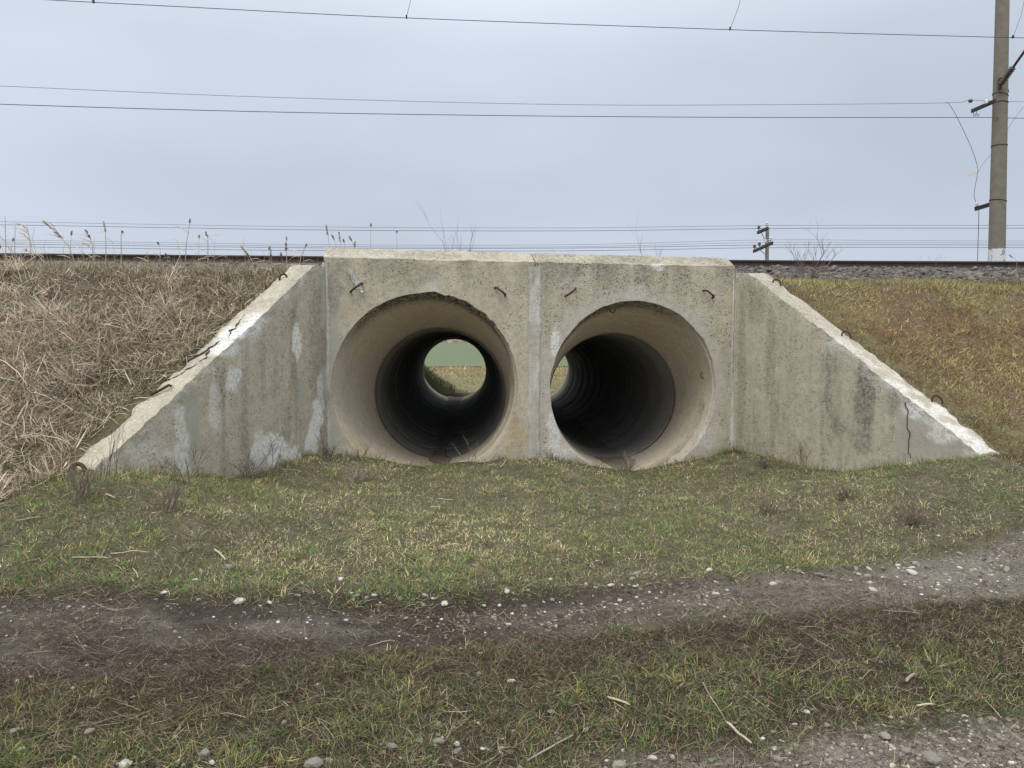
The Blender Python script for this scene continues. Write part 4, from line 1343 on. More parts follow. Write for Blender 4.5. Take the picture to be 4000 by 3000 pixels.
wire_from_px('jumper_cable', [(3692, 402), (3705, 404), (3735, 452), (3780, 545), (3803, 600), (3818, 650), (3819, 675), (3808, 735), (3805, 765), (3812, 790)], 21.9, 0.007, M['wire'],
             'slack jumper cable curving from the thin wire down to the lower bracket', None, 6, 'cable')
wire_from_px('jumper_cable', [(4060, 350), (4000, 415), (3945, 490), (3908, 555), (3870, 605), (3840, 640), (3819, 676)], 22.5, 0.005, M['wire_far'],
             'thin slack cable passing behind the pole to the jumper', None, 6, 'cable')
wire_from_px('drop_cable', [(3824, 815), (3822, 900), (3819, 1000), (3819, 1060)], 22.6, 0.009, M['wire'], 'straight cable hanging from the lower bracket to the ground', None, 4, 'cable')
mb = MB()
p = at_y(3816, 677, 21.9)
mb.strip([p, p + Vector((-0.10, 0, -0.015)), p + Vector((-0.2, 0, -0.05)), p + Vector((-0.28, 0, -0.07))], 0.05, (0, 0.3, 1))
tag(mb.build('feather', M['stick']), 'small tan feather caught on the jumper cable', 'feather')

# telegraph pole beyond the track ---------------------------------
tp_b = Vector((14.1, 42.8, -0.3))
tp = empty('telegraph_pole', tp_b, 'short distant telegraph pole with two crossarms above the rail', 'pole')
ttop = at_y(2992, 888, 42.8).z
mb = MB(); mb.lathe([(0.135, 0), (0.12, 4), (0.095, ttop + 0.3)], tp_b, (0, 0, 1), 12); mb.build('shaft', M['pole_wood'], tp, True)
ua, ub = at_y(2960, 909, 43.7), at_y(2999, 892, 42.2)
la, lb = at_y(2944, 982, 44.6), at_y(3017, 949, 41.2)
mb = MB(); mb.bar(ua, ub, 0.10, 0.16); xa1 = mb.build('crossarm', M['steel_dark'], tp)
mb = MB(); mb.bar(la, lb, 0.10, 0.16); xa2 = mb.build('crossarm', M['steel_dark'], tp)
mb = MB(); mb.bar(ua.lerp(ub, 0.3), Vector((14.1, 42.8, ua.z - 0.75)), 0.025, 0.025); mb.build('brace', M['steel_dark'], xa1)
mb = MB(); mb.bar(la.lerp(lb, 0.3), Vector((14.1, 42.8, la.z - 0.45)), 0.025, 0.025); mb.build('brace', M['steel_dark'], xa2)
ipos = []
for (A_, B__, ks, par) in ((ua, ub, (0.1, 0.9), xa1), (la, lb, (0.05, 0.32, 0.64, 0.9), xa2)):
    for k in ks:
        q = A_.lerp(B__, k) + Vector((0, 0, 0.08))
        dark = k < 0.5
        mb = MB(); mb.lathe([(0.02, 0), (0.02, 0.09), (0.10, 0.11), (0.11, 0.14), (0.05, 0.18), (0.085, 0.20), (0.085, 0.24), (0.03, 0.28)], q, (0, 0, 1), 9)
        mb.build('insulator', M['insul_dark'] if dark else M['insul'], par, True)
        ipos.append(q + Vector((0, 0, 0.2)))
tw = [([(-500, 862), (0, 866), (1220, 886), (2200, 890), (2994, 881), (3500, 880), (4100, 880), (4700, 872)], 0.010, 'faint top telegraph wire meeting the topmost insulator'),
      ([(-500, 874), (0, 878), (1220, 898), (2200, 902), (2966, 893), (3500, 891), (4100, 891), (4700, 884)], 0.014, 'second telegraph wire from the top, dark, on the upper crossarm'),
      ([(-500, 931), (0, 937), (1220, 955), (2200, 956), (3008, 937), (3500, 940), (4100, 941), (4700, 934)], 0.009, 'faint highest wire of the four on the lower crossarm'),
      ([(-500, 939), (0, 945), (1220, 962), (2200, 964), (2988, 947), (3500, 948), (4100, 949), (4700, 943)], 0.009, 'second wire down of the four on the lower crossarm'),
      ([(-500, 947), (0, 953), (1220, 968), (2200, 969), (2966, 957), (3500, 956), (4100, 957), (4700, 952)], 0.014, 'third wire down of the four on the lower crossarm'),
      ([(-500, 957), (0, 963), (1220, 979), (2200, 980), (2948, 968), (3500, 966), (4100, 967), (4700, 963)], 0.014, 'lowest telegraph wire just above the rail')]
for pts, r, lab in tw:
    wire_from_px('telegraph_wire', pts, 43.0, r, M['wire_far'], lab, 'telegraph wires behind the embankment')

# ------------------------------------------------------------------ vegetation: blades in numpy
def blades(name, X, Y, L, W, lean, bend, col, seg, mat, az=None, tipcol=None, lift=0.0, seed=0, kind='stuff', label=None, cat=None, curl=0.5):
    r = np.random.default_rng(seed)
    n = len(X)
    Z = surf_h(X, Y)
    Nn = surf_n(X, Y)
    az = r.uniform(0, 2 * np.pi, n) if az is None else az
    H = np.stack([np.cos(az), np.sin(az), np.zeros(n)], 1)
    H = H - Nn * (H * Nn).sum(1, keepdims=True)
    H /= np.linalg.norm(H, axis=1, keepdims=True)
    S = np.cross(Nn, H)
    tw_ = r.uniform(-1.2, 1.2, n)
    p = np.stack([X, Y, Z + lift - 0.004], 1)
    levels = []
    sway = r.normal(0, curl, n)
    for k in range(seg + 1):
        t = k / seg
        w = W * (1 - 0.75 * t ** 1.5)
        side = S * np.cos(tw_)[:, None] + Nn * np.sin(tw_)[:, None] * 0.6
        if k < seg:
            levels.append(p - side * (w / 2)[:, None]); levels.append(p + side * (w / 2)[:, None])
        else:
            levels.append(p)
        ang = lean + bend * (k + 0.5) / seg
        hd = H * np.cos(sway * t)[:, None] + S * np.sin(sway * t)[:, None]
        p = p + (hd * np.sin(ang)[:, None] + Nn * np.cos(ang)[:, None]) * (L / seg)[:, None]
    nv = 2 * seg + 1
    V = np.stack(levels, 1).reshape(-1, 3)
    f = []
    for k in range(seg - 1):
        a, b, c, d = 2 * k, 2 * k + 1, 2 * k + 3, 2 * k + 2
        f += [(a, b, c), (a, c, d)]
    f.append((2 * seg - 2, 2 * seg - 1, 2 * seg))
    F = (np.arange(n) * nv)[:, None, None] + np.array(f)[None]
    tc_ = col if tipcol is None else tipcol
    cl = np.stack([col + (tc_ - col) * min(1, (k // 2) / seg) for k in range(nv)], 1).reshape(-1, 3)
    o = mesh_np(name, V, F.reshape(-1, 3), mat, None, cols={'col': cl})
    return tag(o, label, cat, None, kind)

def choose(r, n, pal, w):
    """colours drawn from a palette with weights w (n,k)"""
    pal = np.array(pal)
    c = np.cumsum(np.asarray(w, float), 1); c = c / c[:, -1:]
    i = (r.random(n)[:, None] > c).sum(1)
    return pal[np.clip(i, 0, len(pal) - 1)] * r.uniform(0.5, 1.45, n)[:, None]

GREEN = lin(106, 134, 76); GREEN2 = lin(82, 110, 62); OLIVE = lin(128, 132, 82); STRAW = lin(196, 184, 142); TAN = lin(164, 148, 122)
BROWN = lin(112, 95, 82); DARKB = lin(74, 62, 54); GREYB = lin(148, 134, 120); YELL = lin(172, 166, 92); RED = lin(136, 106, 84)

def fan(n, y0, y1, r, p=1.0, xr=0.74):
    """points thinner with distance, over the ground that lies ahead"""
    u = r.random(n)
    y = (y0 ** (1 - p) + u * (y1 ** (1 - p) - y0 ** (1 - p))) ** (1 / (1 - p)) if p != 1 else y0 * (y1 / y0) ** u
    x = r.uniform(-1, 1, n) * (xr * y + 1.2)
    return x, y

def in_wall(x, y):
    """true where a wall or pipe stands"""
    v = y - KV * x
    back = (v > 10.08) & (y < emb_start(x) + 0.05)
    def band(W0, W1, no):
        d = (W1 - W0); Ln = np.linalg.norm(d); d = d / Ln
        q = np.stack([x - W0[0], y - W0[1]], -1)
        t = q @ d; s = q @ np.array(no)
        return (t > -0.2) & (t < Ln + 0.02) & (s > -0.03) & (s < 0.37)
    return back | band(WL0, WL1, nL) | band(WR0, WR1, nR_)

def wall_foot(x, y):
    out = np.zeros_like(x)
    for W0, W1, no in ((WL0, WL1, nL), (WR0, WR1, nR_)):
        d = W1 - W0; Ln = np.linalg.norm(d); d = d / Ln
        q = np.stack([x - W0[0], y - W0[1]], -1)
        t = q @ d; sdist = -(q @ np.array(no))
        out = np.maximum(out, (t > 0) & (t < Ln + 0.1) & (sdist > 0) & (sdist < 0.22))
    return out.astype(float)

def belta(v): return sm(8.0, 9.2, v)

# 1. short grass on the hump between the ruts and on the verge
r = np.random.default_rng(1)
x, y = fan(470000, 2.35, 11.3, r, 1.2)
v = y - KV * x
dmx, q1, q2 = dirt_mask(x, y)
cl1 = n2(x, y, 2.1, 4, 51.0); cl2 = n2(x, y, 9.0, 3, 52.0)
verge = sm(bank_v(x) - 0.05, bank_v(x) + 0.5, v)
patch = sm(0.36, 0.60, 0.55 * cl1 + 0.45 * cl2)
dens = (1 - dmx) * (0.12 + 1.0 * patch) * (0.50 + 0.7 * verge)
brownband = sm(4.35, 4.1, v) * sm(3.55, 3.95, v) * sm(-0.3, 0.9, x)
dens *= 1 - 0.75 * brownband
keep = (r.random(len(x)) < dens) & ~in_wall(x, y) & (y < emb_start(x) + np.where((x > 5.2) | (x < -4), 1.2, 0.1))
x, y, v, cl1, cl2, verge = x[keep], y[keep], v[keep], cl1[keep], cl2[keep], verge[keep]
n = len(x)
g = sm(0.42, 0.62, n2(x, y, 1.25, 3, 53.0))
belt = sm(5.9, 6.6, v) * sm(8.6, 7.4, v)            # the greener, fresher belt in front of the pipes
hump = sm(4.4, 4.0, v)
fresh = sm(0.50, 0.66, n2(x, y, 0.9, 3, 54.0))
dry = sm(0.53, 0.62, n2(x, y, 1.2, 3, 55.0))
wts = np.stack([0.30 + 0.8 * g + 0.8 * belt * fresh, 0.40 + 0.7 * g, 0.40 + 0.4 * belta(v), 0.14 + 0.7 * dry * (1 - hump), 0.30 + 0.9 * dry, 0.45 + 0.4 * (1 - g), 0.40 + 0 * g, 0.10 + 0.10 * hump], 1)
col = choose(r, n, [GREEN, GREEN2, OLIVE, STRAW, TAN, BROWN, DARKB, YELL], wts)
col = col * (1.05 + 0.75 * (1 - hump))[:, None] * (0.70 + 0.45 * sm(0.36, 0.62, n2(x, y, 0.75, 4, 57.0)) + 0.30 * dry * (1 - hump))[:, None]
foot = np.clip(sm(9.45, 9.85, v) + wall_foot(x, y), 0, 1)
L = r.uniform(0.022, 0.058, n) * (1 + 0.9 * foot * r.random(n)) * (1 + 0.35 * belt * fresh + 0.25 * hump) * np.where(r.random(n) < 0.06, 1.6, 1)
ln0 = np.clip(np.abs(r.normal(0.95, 0.42, n)), 0.1, 1.5)
blades('grass', x, y, L, r.uniform(0.0020, 0.0036, n) * (0.75 + 0.075 * y), ln0, r.uniform(0.1, 0.9, n), col, 2, M['veg'], tipcol=col * 0.85 + STRAW * 0.15, seed=2, curl=0.9)

def tufts(name, cx, cy, per, spread, Lr, Wr, pal, wts, mat, seed, seg=3, lean=(0.25, 1.15), gain=1.0, zone=None):
    """clumps of blades that spring from common roots and share a colour"""
    r = np.random.default_rng(seed)
    m = len(cx)
    size = r.uniform(0.6, 1.4, m)
    k = np.maximum(3, (per * size * r.uniform(0.6, 1.4, m))).astype(int)
    idx = np.repeat(np.arange(m), k)
    n = len(idx)
    a = r.uniform(0, 2 * np.pi, n); d = np.abs(r.normal(0, 1, n)) * spread * size[idx]
    x = cx[idx] + d * np.cos(a); y = cy[idx] + d * np.sin(a)
    ok = ~in_wall(x, y)
    x, y, a, idx = x[ok], y[ok], a[ok], idx[ok]; n = len(x)
    base = choose(r, m, pal, wts)
    col = base[idx] * r.uniform(0.7, 1.3, n)[:, None] * gain
    col = col * (1 + 0.35 * sm(4.2, 5.2, y - KV * x))[:, None] if zone is None else col
    mixin = r.random(n) < 0.22
    col[mixin] = (TAN * r.uniform(0.6, 1.2, (mixin.sum(), 1)))
    L = r.uniform(Lr[0], Lr[1], n) * size[idx]
    return blades(name, x, y, L, r.uniform(Wr[0], Wr[1], n), r.uniform(lean[0], lean[1], n), r.uniform(0.2, 1.0, n), col, seg, mat, az=a + r.normal(0, 0.6, n), seed=seed + 1, curl=0.6)

r = np.random.default_rng(101)
x, y = fan(33000, 2.35, 10.6, r, 1.1)
v = y - KV * x
dmx, q1, q2 = dirt_mask(x, y)
pt = sm(0.42, 0.58, n2(x, y, 1.8, 4, 151.0))
keep = (r.random(len(x)) < (1 - dmx) * (0.10 + 0.8 * pt)) & (y < emb_start(x) + 0.1) & ~((v > 3.6) & (v < 4.3) & (x > 0.2) & (r.random(len(x)) < 0.7))
x, y, v = x[keep], y[keep], v[keep]
grn = sm(0.40, 0.6, n2(x, y, 0.8, 3, 153.0))
thin = (v < 4.4) & (r.random(len(x)) < 0.45)
x, y, v, grn = x[~thin], y[~thin], v[~thin], grn[~thin]
near_ = sm(4.4, 4.0, v)
tufts('grass', x, y, 9, 0.022, (0.03, 0.075), (0.0028, 0.0048), [GREEN, GREEN2, OLIVE, STRAW, YELL],
      np.stack([0.5 + 0.9 * grn, 0.4 + 0.5 * grn, 0.5 + 0 * grn, 0.5 * (1 - grn) * (1 - near_) + 0.1, 0.15 + 0.15 * near_], 1), M['veg'], 102, 3, gain=1.0 + 0.35 * 0)

r = np.random.default_rng(111)
fx_, fy_ = [], []
for (A_, B_, no_, m_) in ((WL0, WL1, nL, 110), (WR0, WR1, nR_, 120), (HO[:2], HO[:2] + HU[:2] * 5.58, HN[:2], 170)):
    t = r.random(m_) ** 0.9; o_ = np.abs(r.normal(0.02, 0.10, m_)) + 0.03
    q = A_[None] + (B_ - A_)[None] * t[:, None] - np.asarray(no_)[None] * o_[:, None]
    fx_.append(q[:, 0]); fy_.append(q[:, 1])
fx_, fy_ = np.concatenate(fx_), np.concatenate(fy_)
k_ = r.random(len(fx_)) < 0.25 + 0.75 * sm(0.42, 0.56, n2(fx_, fy_, 2.2, 3, 112.0))
tufts('grass', fx_[k_], fy_[k_], 14, 0.035, (0.05, 0.15), (0.003, 0.006), [GREEN2, OLIVE, STRAW, BROWN, TAN], np.tile([0.5, 0.6, 0.4, 0.9, 0.6], (int(k_.sum()), 1)), M['veg'], 113, 3, (0.05, 1.2))

# fine matted litter that fills the gaps: single slivers
r = np.random.default_rng(121)
x, y = fan(330000, 2.35, 10.8, r, 1.2)
v = y - KV * x
dmx, q1, q2 = dirt_mask(x, y)
keep = (r.random(len(x)) < (1 - dmx) * 0.62 + dmx * 0.28 * sm(0.35, 0.6, n2(x, y, 3.0, 3, 122.0))) & ~in_wall(x, y) & (y < emb_start(x) + 0.6)
x, y, v, dmx = x[keep], y[keep], v[keep], dmx[keep]; n = len(x)
vg = sm(4.6, 5.3, v) * (1 - dmx)
col = choose(r, n, [OLIVE, GREEN2, TAN, BROWN, DARKB, STRAW], np.stack([0.6 * (1 - dmx), 0.45 * (1 - dmx), 0.45 + 0 * v, 0.7 + 0 * v, 0.55 + 0 * v, 0.25 * (1 - dmx)], 1)) * (0.85 + 0.65 * vg)[:, None]
blades('dead_grass', x, y, r.uniform(0.012, 0.040, n), r.uniform(0.003, 0.006, n) * (0.75 + 0.07 * y), r.uniform(0.5, 1.5, n), np.zeros(n), col, 1, M['dry'], lift=0.003, seed=123)
r = np.random.default_rng(124)
x = r.uniform(-9, -2.4, 110000); y = r.uniform(5.2, 11.5, 110000)
v = y - KV * x
keep = (v > 6.2) & ~in_wall(x, y) & (y > emb_start(x) - 0.3) & (np.abs(x) < 0.78 * y + 1.2) & (v < 10.6)
x, y = x[keep], y[keep]; n = len(x)
col = choose(r, n, [lin(188, 172, 148), lin(156, 139, 120), lin(102, 90, 76), lin(98, 98, 66)], np.tile([0.7, 0.9, 0.9, 0.4], (n, 1)))
blades('dry_reeds', x, y, r.uniform(0.03, 0.10, n), r.uniform(0.004, 0.009, n), r.uniform(0.5, 1.5, n), np.zeros(n), col, 1, M['dry'], lift=0.004, seed=125)

# 2. dead strands lying over the dirt and through the grass
r = np.random.default_rng(3)
x, y = fan(235000, 2.35, 10.5, r, 1.3)
v = y - KV * x
dmx, q1, q2 = dirt_mask(x, y)
mat_ = sm(0.40, 0.60, n2(x * 0.7, y * 1.6, 2.3, 4, 61.0))
lowleft = sm(0.8, -0.6, x) * sm(4.9, 4.3, v) * sm(3.4, 3.8, v)
brownband = sm(4.35, 4.1, v) * sm(3.4, 3.8, v) * sm(-0.8, 0.6, x)
lipb = np.exp(-((v - bank_v(x)) / 0.09) ** 2) * sm(2.5, -0.5, x)
dens = 0.24 + 0.14 * (v < 4.0) + 0.5 * lipb + 0.55 * mat_ * (q1 > 0.3) + 0.75 * lowleft + 0.9 * brownband - 0.45 * q1 * (1 - mat_) - 0.12 * q2
keep = (r.random(len(x)) < dens) & ~in_wall(x, y) & (y < emb_start(x) + 0.2)
x, y, v, brownband, lowleft = x[keep], y[keep], v[keep], brownband[keep], lowleft[keep]
n = len(x)
dk = np.clip(brownband + lowleft, 0, 1)
col = choose(r, n, [BROWN, DARKB, GREYB, TAN, STRAW], np.stack([0.8 + 0.4 * dk, 0.7 + 0.5 * dk, 0.35 + 0 * dk, 0.30 - 0.2 * dk, 0.12 - 0.09 * dk], 1))
L = r.uniform(0.03, 0.13, n) * np.where(r.random(n) < 0.06, 1.8, 1)
blades('dead_grass', x, y, L, r.uniform(0.0016, 0.0030, n) * (0.8 + 0.06 * y), r.uniform(1.10, 1.54, n), r.uniform(-0.2, 0.25, n), col, 3, M['dry'], lift=0.006, seed=4, curl=0.8,
       az=r.normal(0.2, 0.95, n) + np.pi * (r.random(n) < 0.5))

# 3. left slope: dry reeds flattened and tangled
r = np.random.default_rng(5)
def slope_pts(n, x0, x1, y0, y1):
    x = r.uniform(x0, x1, n); y = r.uniform(y0, y1, n)
    return x, y
x, y = slope_pts(330000, -10.5, -2.3, 5.0, 13.5)
v = y - KV * x
pt_ = 0.6 * n2(x, y, 0.8, 4, 71.0) + 0.4 * n2(x, y, 3.5, 3, 72.5)
dens = (0.16 + 0.95 * sm(0.44, 0.58, pt_)) * sm(6.0, 6.6, v) * (1 - 0.75 * sm(10.4, 11.2, v))
# mossy bare patch beside the wing wall
bare_ = np.exp(-(((x + 3.95) / 0.7) ** 2 + ((y - 7.6) / 1.3) ** 2))
dens *= 1 - 0.8 * bare_
keep = (r.random(len(x)) < dens) & ~in_wall(x, y) & (y > emb_start(x) - 0.5) & (x < -0.62 * y + 4.4) & (np.abs(x) < 0.78 * y + 1.2)
x, y, v = x[keep], y[keep], v[keep]
n = len(x)
low = sm(8.2, 6.8, v)
up = (r.random(n) < 0.30)
col = choose(r, n, [lin(212, 198, 172), lin(190, 174, 148), lin(156, 140, 118), lin(104, 92, 78), lin(228, 216, 192)], np.tile([0.7, 0.9, 0.8, 0.8, 0.35], (n, 1)))
big = (r.random(n) < 0.18)
L = np.where(up, r.uniform(0.10, 0.28, n), r.uniform(0.08, 0.28, n)) * np.where(v > 9.3, 0.55, 1.0)
W = np.where(big, r.uniform(0.008, 0.016, n), r.uniform(0.0025, 0.006, n))
lean_ = np.where(up, r.uniform(0.15, 0.9, n), r.uniform(0.95, 1.5, n))
blades('dry_reeds', x, y, L, W, lean_, r.uniform(-0.2, 0.6, n), col, 3, M['dry'], lift=0.0, seed=6, curl=0.7)
# standing tussocks of reed, thickest away from the wall
r = np.random.default_rng(171)
x = r.uniform(-10, -2.6, 5200); y = r.uniform(5.2, 11.5, 5200)
v = y - KV * x
aw = sm(-3.6, -5.0, x + 0.35 * (y - 7))
keep = (r.random(len(x)) < (0.08 + 0.75 * aw) * (0.15 + 0.85 * sm(0.42, 0.56, n2(x, y, 0.9, 3, 172.0)))) & (y > emb_start(x) - 0.3) & (v > 6.1) & (v < 10.3) & (np.abs(x) < 0.78 * y + 1.2)
x, y = x[keep], y[keep]
tufts('dry_reeds', x, y, 22, 0.07, (0.12, 0.34), (0.003, 0.008), [lin(222, 208, 186), lin(200, 184, 162), lin(172, 156, 138), lin(234, 222, 202)], np.tile([1, 1, 0.5, 0.5], (len(x), 1)), M['dry'], 173, 3, (0.05, 1.2), 1.0, zone=1)

# upper edge of the left slope
r = np.random.default_rng(7)
x, y = slope_pts(24000, -14, -2.2, 7.2, 16.0)
v = y - KV * x
keep = (r.random(len(x)) < 0.25 + 0.75 * sm(0.42, 0.6, n2(x, y, 0.9, 3, 72.0))) & (v > 9.7) & (y < rail_y(x) - 0.8) & (y > emb_start(x) + 0.3)
x, y = x[keep], y[keep]; n = len(x)
col = choose(r, n, [lin(190, 172, 146), lin(168, 150, 126), lin(136, 118, 100)], np.tile([1, 1, 0.6], (n, 1)))
tall = r.random(n) < 0.07
L = np.where(tall, r.uniform(0.22, 0.46, n), r.uniform(0.06, 0.20, n))
blades('dry_grass', x, y, L, np.where(tall, 0.0032, r.uniform(0.004, 0.008, n)), np.abs(r.normal(0.55, 0.5, n)) * np.where(tall, 0.5, 1), r.uniform(0, 0.7, n), col, 3, M['dry'], seed=8)

# green undergrowth showing between the reeds
r = np.random.default_rng(9)
x, y = slope_pts(60000, -9.5, -2.4, 4.8, 10.5)
v = y - KV * x
bare_ = np.exp(-(((x + 3.95) / 0.8) ** 2 + ((y - 7.6) / 1.4) ** 2))
dens = 0.8 * sm(0.52, 0.66, n2(x, y, 1.6, 3, 73.0)) + 0.7 * bare_ + 0.4 * sm(6.9, 6.2, v) + 0.9 * np.exp(-((((x - WL0[0]) * nL[0] + (y - WL0[1]) * nL[1]) - 0.55) / 0.28) ** 2)
keep = (r.random(len(x)) < dens) & ~in_wall(x, y) & (y > emb_start(x) - 1.0) & (v > 5.8) & (x < -0.62 * y + 4.4) & (np.abs(x) < 0.78 * y + 1.2)
x, y = x[keep], y[keep]; n = len(x)
col = choose(r, n, [lin(92, 98, 58), lin(110, 104, 66), lin(80, 72, 56), lin(150, 140, 88)], np.tile([1, 0.9, 0.9, 0.3], (n, 1)))
blades('undergrowth', x, y, r.uniform(0.03, 0.09, n), r.uniform(0.004, 0.008, n), np.abs(r.normal(0.8, 0.4, n)), r.uniform(0, 0.6, n), col, 2, M['veg'], seed=10)

# 4. right slope: short mossy turf, rusty and yellow
r = np.random.default_rng(11)
x, y = slope_pts(300000, 3.0, 12.5, 6.2, 15.8)
v = y - KV * x
nzA = n2(x, y, 0.75, 4, 81.0); nzB = n2(x, y, 4.0, 3, 82.0)
dens = (0.35 + 0.8 * sm(0.38, 0.58, nzB)) * sm(5.6, 6.1, v) * (1 - 0.30 * sm(9.9, 10.3, v)) * (1 - 0.55 * sm(2.5, 1.9, rail_y(x) - y)) * (rail_y(x) - y > 1.0)
keep = (r.random(len(x)) < dens) & ~in_wall(x, y) & (y > emb_start(x) - 0.6) & (x > 0.30 * y - 0.4) & (x < 0.74 * y + 1.1)
x, y, v, nzA = x[keep], y[keep], v[keep], nzA[keep]
n = len(x)
redz = np.exp(-(((v - 8.9) / 0.9) ** 2 + ((x - 5.6) / 2.2) ** 2)) + 0.25 * sm(0.5, 0.38, nzA)
yel = sm(0.44, 0.60, nzA) * (1 - np.clip(redz, 0, 1)); lowd = sm(7.6, 6.6, v); topd = sm(9.5, 10.1, v)
col = choose(r, n, [RED, lin(148, 132, 100), lin(170, 160, 108), lin(126, 130, 82), lin(96, 88, 70), lin(120, 113, 103)],
             np.stack([0.35 + 1.7 * redz, 0.5 + 0 * yel, 0.40 + 1.5 * yel, 0.40 + 1.2 * yel + 0.4 * topd, 0.35 + 1.0 * lowd + 0.8 * topd, 0.12 + 0.9 * topd], 1))
col = col * np.array([1.30, 1.30, 1.22]) * (0.62 + 0.76 * sm(0.36, 0.64, n2(x, y, 0.55, 4, 187.0)))[:, None]
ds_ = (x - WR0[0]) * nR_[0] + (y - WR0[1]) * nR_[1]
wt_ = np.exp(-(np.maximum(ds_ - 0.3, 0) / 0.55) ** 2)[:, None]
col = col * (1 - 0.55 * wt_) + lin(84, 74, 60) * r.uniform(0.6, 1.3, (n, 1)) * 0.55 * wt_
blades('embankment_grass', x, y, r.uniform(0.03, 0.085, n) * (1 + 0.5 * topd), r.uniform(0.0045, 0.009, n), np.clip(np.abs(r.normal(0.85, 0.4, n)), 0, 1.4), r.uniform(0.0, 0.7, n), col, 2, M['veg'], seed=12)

r = np.random.default_rng(181)
x = r.uniform(3.2, 12.5, 15000); y = r.uniform(6.2, 14.5, 15000)
v = y - KV * x
ds_ = (x - WR0[0]) * nR_[0] + (y - WR0[1]) * nR_[1]
keep = (r.random(len(x)) < (0.10 + 0.85 * sm(0.46, 0.58, n2(x, y, 1.0, 4, 182.0))) * sm(0.3, 1.3, ds_)) & ~in_wall(x, y) & (y > emb_start(x) - 0.2) & (x > 0.30 * y - 0.4) & (x < 0.74 * y + 1.1) & (v > 5.9)
x, y, v = x[keep], y[keep], v[keep]
nzA = n2(x, y, 0.75, 4, 81.0)
redz = np.exp(-(((v - 8.9) / 0.9) ** 2 + ((x - 5.6) / 2.2) ** 2))
yel = sm(0.42, 0.56, nzA) * (1 - redz); topd = sm(9.4, 10.0, v)
tufts('embankment_grass', x, y, 10, 0.035, (0.04, 0.11), (0.0045, 0.009), [RED, lin(178, 160, 108), lin(130, 132, 82), lin(108, 98, 78), lin(140, 132, 120)],
      np.stack([0.2 + 1.6 * redz, 0.3 + 1.3 * yel, 0.25 + 0.8 * yel + 0.5 * topd, 0.35 + 0.7 * sm(7.6, 6.6, v) + 0.6 * topd, 0.1 + 1.0 * topd], 1), M['veg'], 183, 2, (0.2, 1.2), 1.3, zone=1)

# 5. beyond the culvert
r = np.random.default_rng(13)
x = r.uniform(-9, 6, 34000); y = 27.0 + 30 * r.random(34000) ** 1.6
keep = (r.random(len(x)) < 0.35 + 0.65 * sm(0.4, 0.6, n2(x, y, 0.7, 3, 91.0))) & (np.abs(x + 0.058 * y + 0.4) > 0.25 * sm(34, 27, y) * r.random(len(x)) * 2)
x, y = x[keep], y[keep]; n = len(x)
ge = sm(31, 28, y); ty = sm(36, 50, y)
col = choose(r, n, [lin(92, 116, 62), lin(142, 136, 98), lin(206, 190, 146), lin(132, 118, 102)], np.stack([0.15 + 1.6 * ge, 0.8 + 0 * ge, 0.12 + 1.5 * ty, 0.5 + 0 * ge], 1))
z_ok = blades('grass', x, y, r.uniform(0.04, 0.12, n) * (1 + 1.5 * ty), r.uniform(0.012, 0.028, n), np.abs(r.normal(0.8, 0.4, n)), r.uniform(0, 0.8, n), col, 2, M['veg'], seed=14)

r = np.random.default_rng(191)
x = r.uniform(-5.0, -2.0, 420); y = r.uniform(27.0, 32.5, 420)
k_ = (x < -2.15 - 0.12 * (y - 27) + 0.3 * r.random(420))
tufts('undergrowth', x[k_], y[k_], 10, 0.10, (0.08, 0.24), (0.010, 0.02), [lin(72, 84, 48), lin(92, 104, 60), lin(100, 90, 70), lin(60, 60, 42)], np.tile([1, 0.6, 0.5, 0.8], (int(k_.sum()), 1)), M['veg'], 192, 2, (0.1, 1.1), 1.0, zone=1)
x = r.uniform(-9, 5, 500); y = r.uniform(42, 56, 500)
k_ = r.random(500) < sm(0.40, 0.56, n2(x, y * 0.5, 0.8, 3, 193.0))
tufts('dry_grass', x[k_], y[k_], 12, 0.25, (0.15, 0.42), (0.02, 0.04), [lin(206, 190, 150), lin(186, 160, 128), lin(150, 128, 108)], np.tile([1, 0.8, 0.5], (int(k_.sum()), 1)), M['dry'], 194, 2, (0.2, 1.2), 1.0, zone=1)

# line of bare wood ending the field, haze put into its pale colour
r = np.random.default_rng(15)
n = 9000
tx = r.uniform(-330, 330, n); ty_ = r.uniform(650, 700, n)
hgt = 3.0 + 5.5 * n2(tx, ty_ * 0.2, 0.03, 3, 95.0)
c0 = np.stack([tx, ty_, np.full(n, -0.5)], 1)
dirs = np.stack([r.normal(0, 0.35, n), r.normal(0, 0.2, n), np.ones(n)], 1)
tp1 = c0 + dirs * (hgt * r.uniform(0.5, 1.0, n))[:, None]
wd = r.uniform(0.25, 0.6, n)[:, None] * np.array([1.0, 0, 0])[None]
V = np.stack([c0 - wd, c0 + wd, tp1 + wd * 0.3], 1).reshape(-1, 3)
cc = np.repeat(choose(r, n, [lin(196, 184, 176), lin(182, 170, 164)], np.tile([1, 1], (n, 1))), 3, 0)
o = mesh_np('wood', V, np.arange(3 * n).reshape(-1, 3), M['dry'], None, cols={'col': cc})
tag(o, 'pale far off bare wood along the horizon', 'wood', None, 'stuff')

# ------------------------------------------------------------------ reeds standing against the sky
def Vsurf(x, y): return Vector((x, y, float(surf_h(np.array([x]), np.array([y]))[0])))

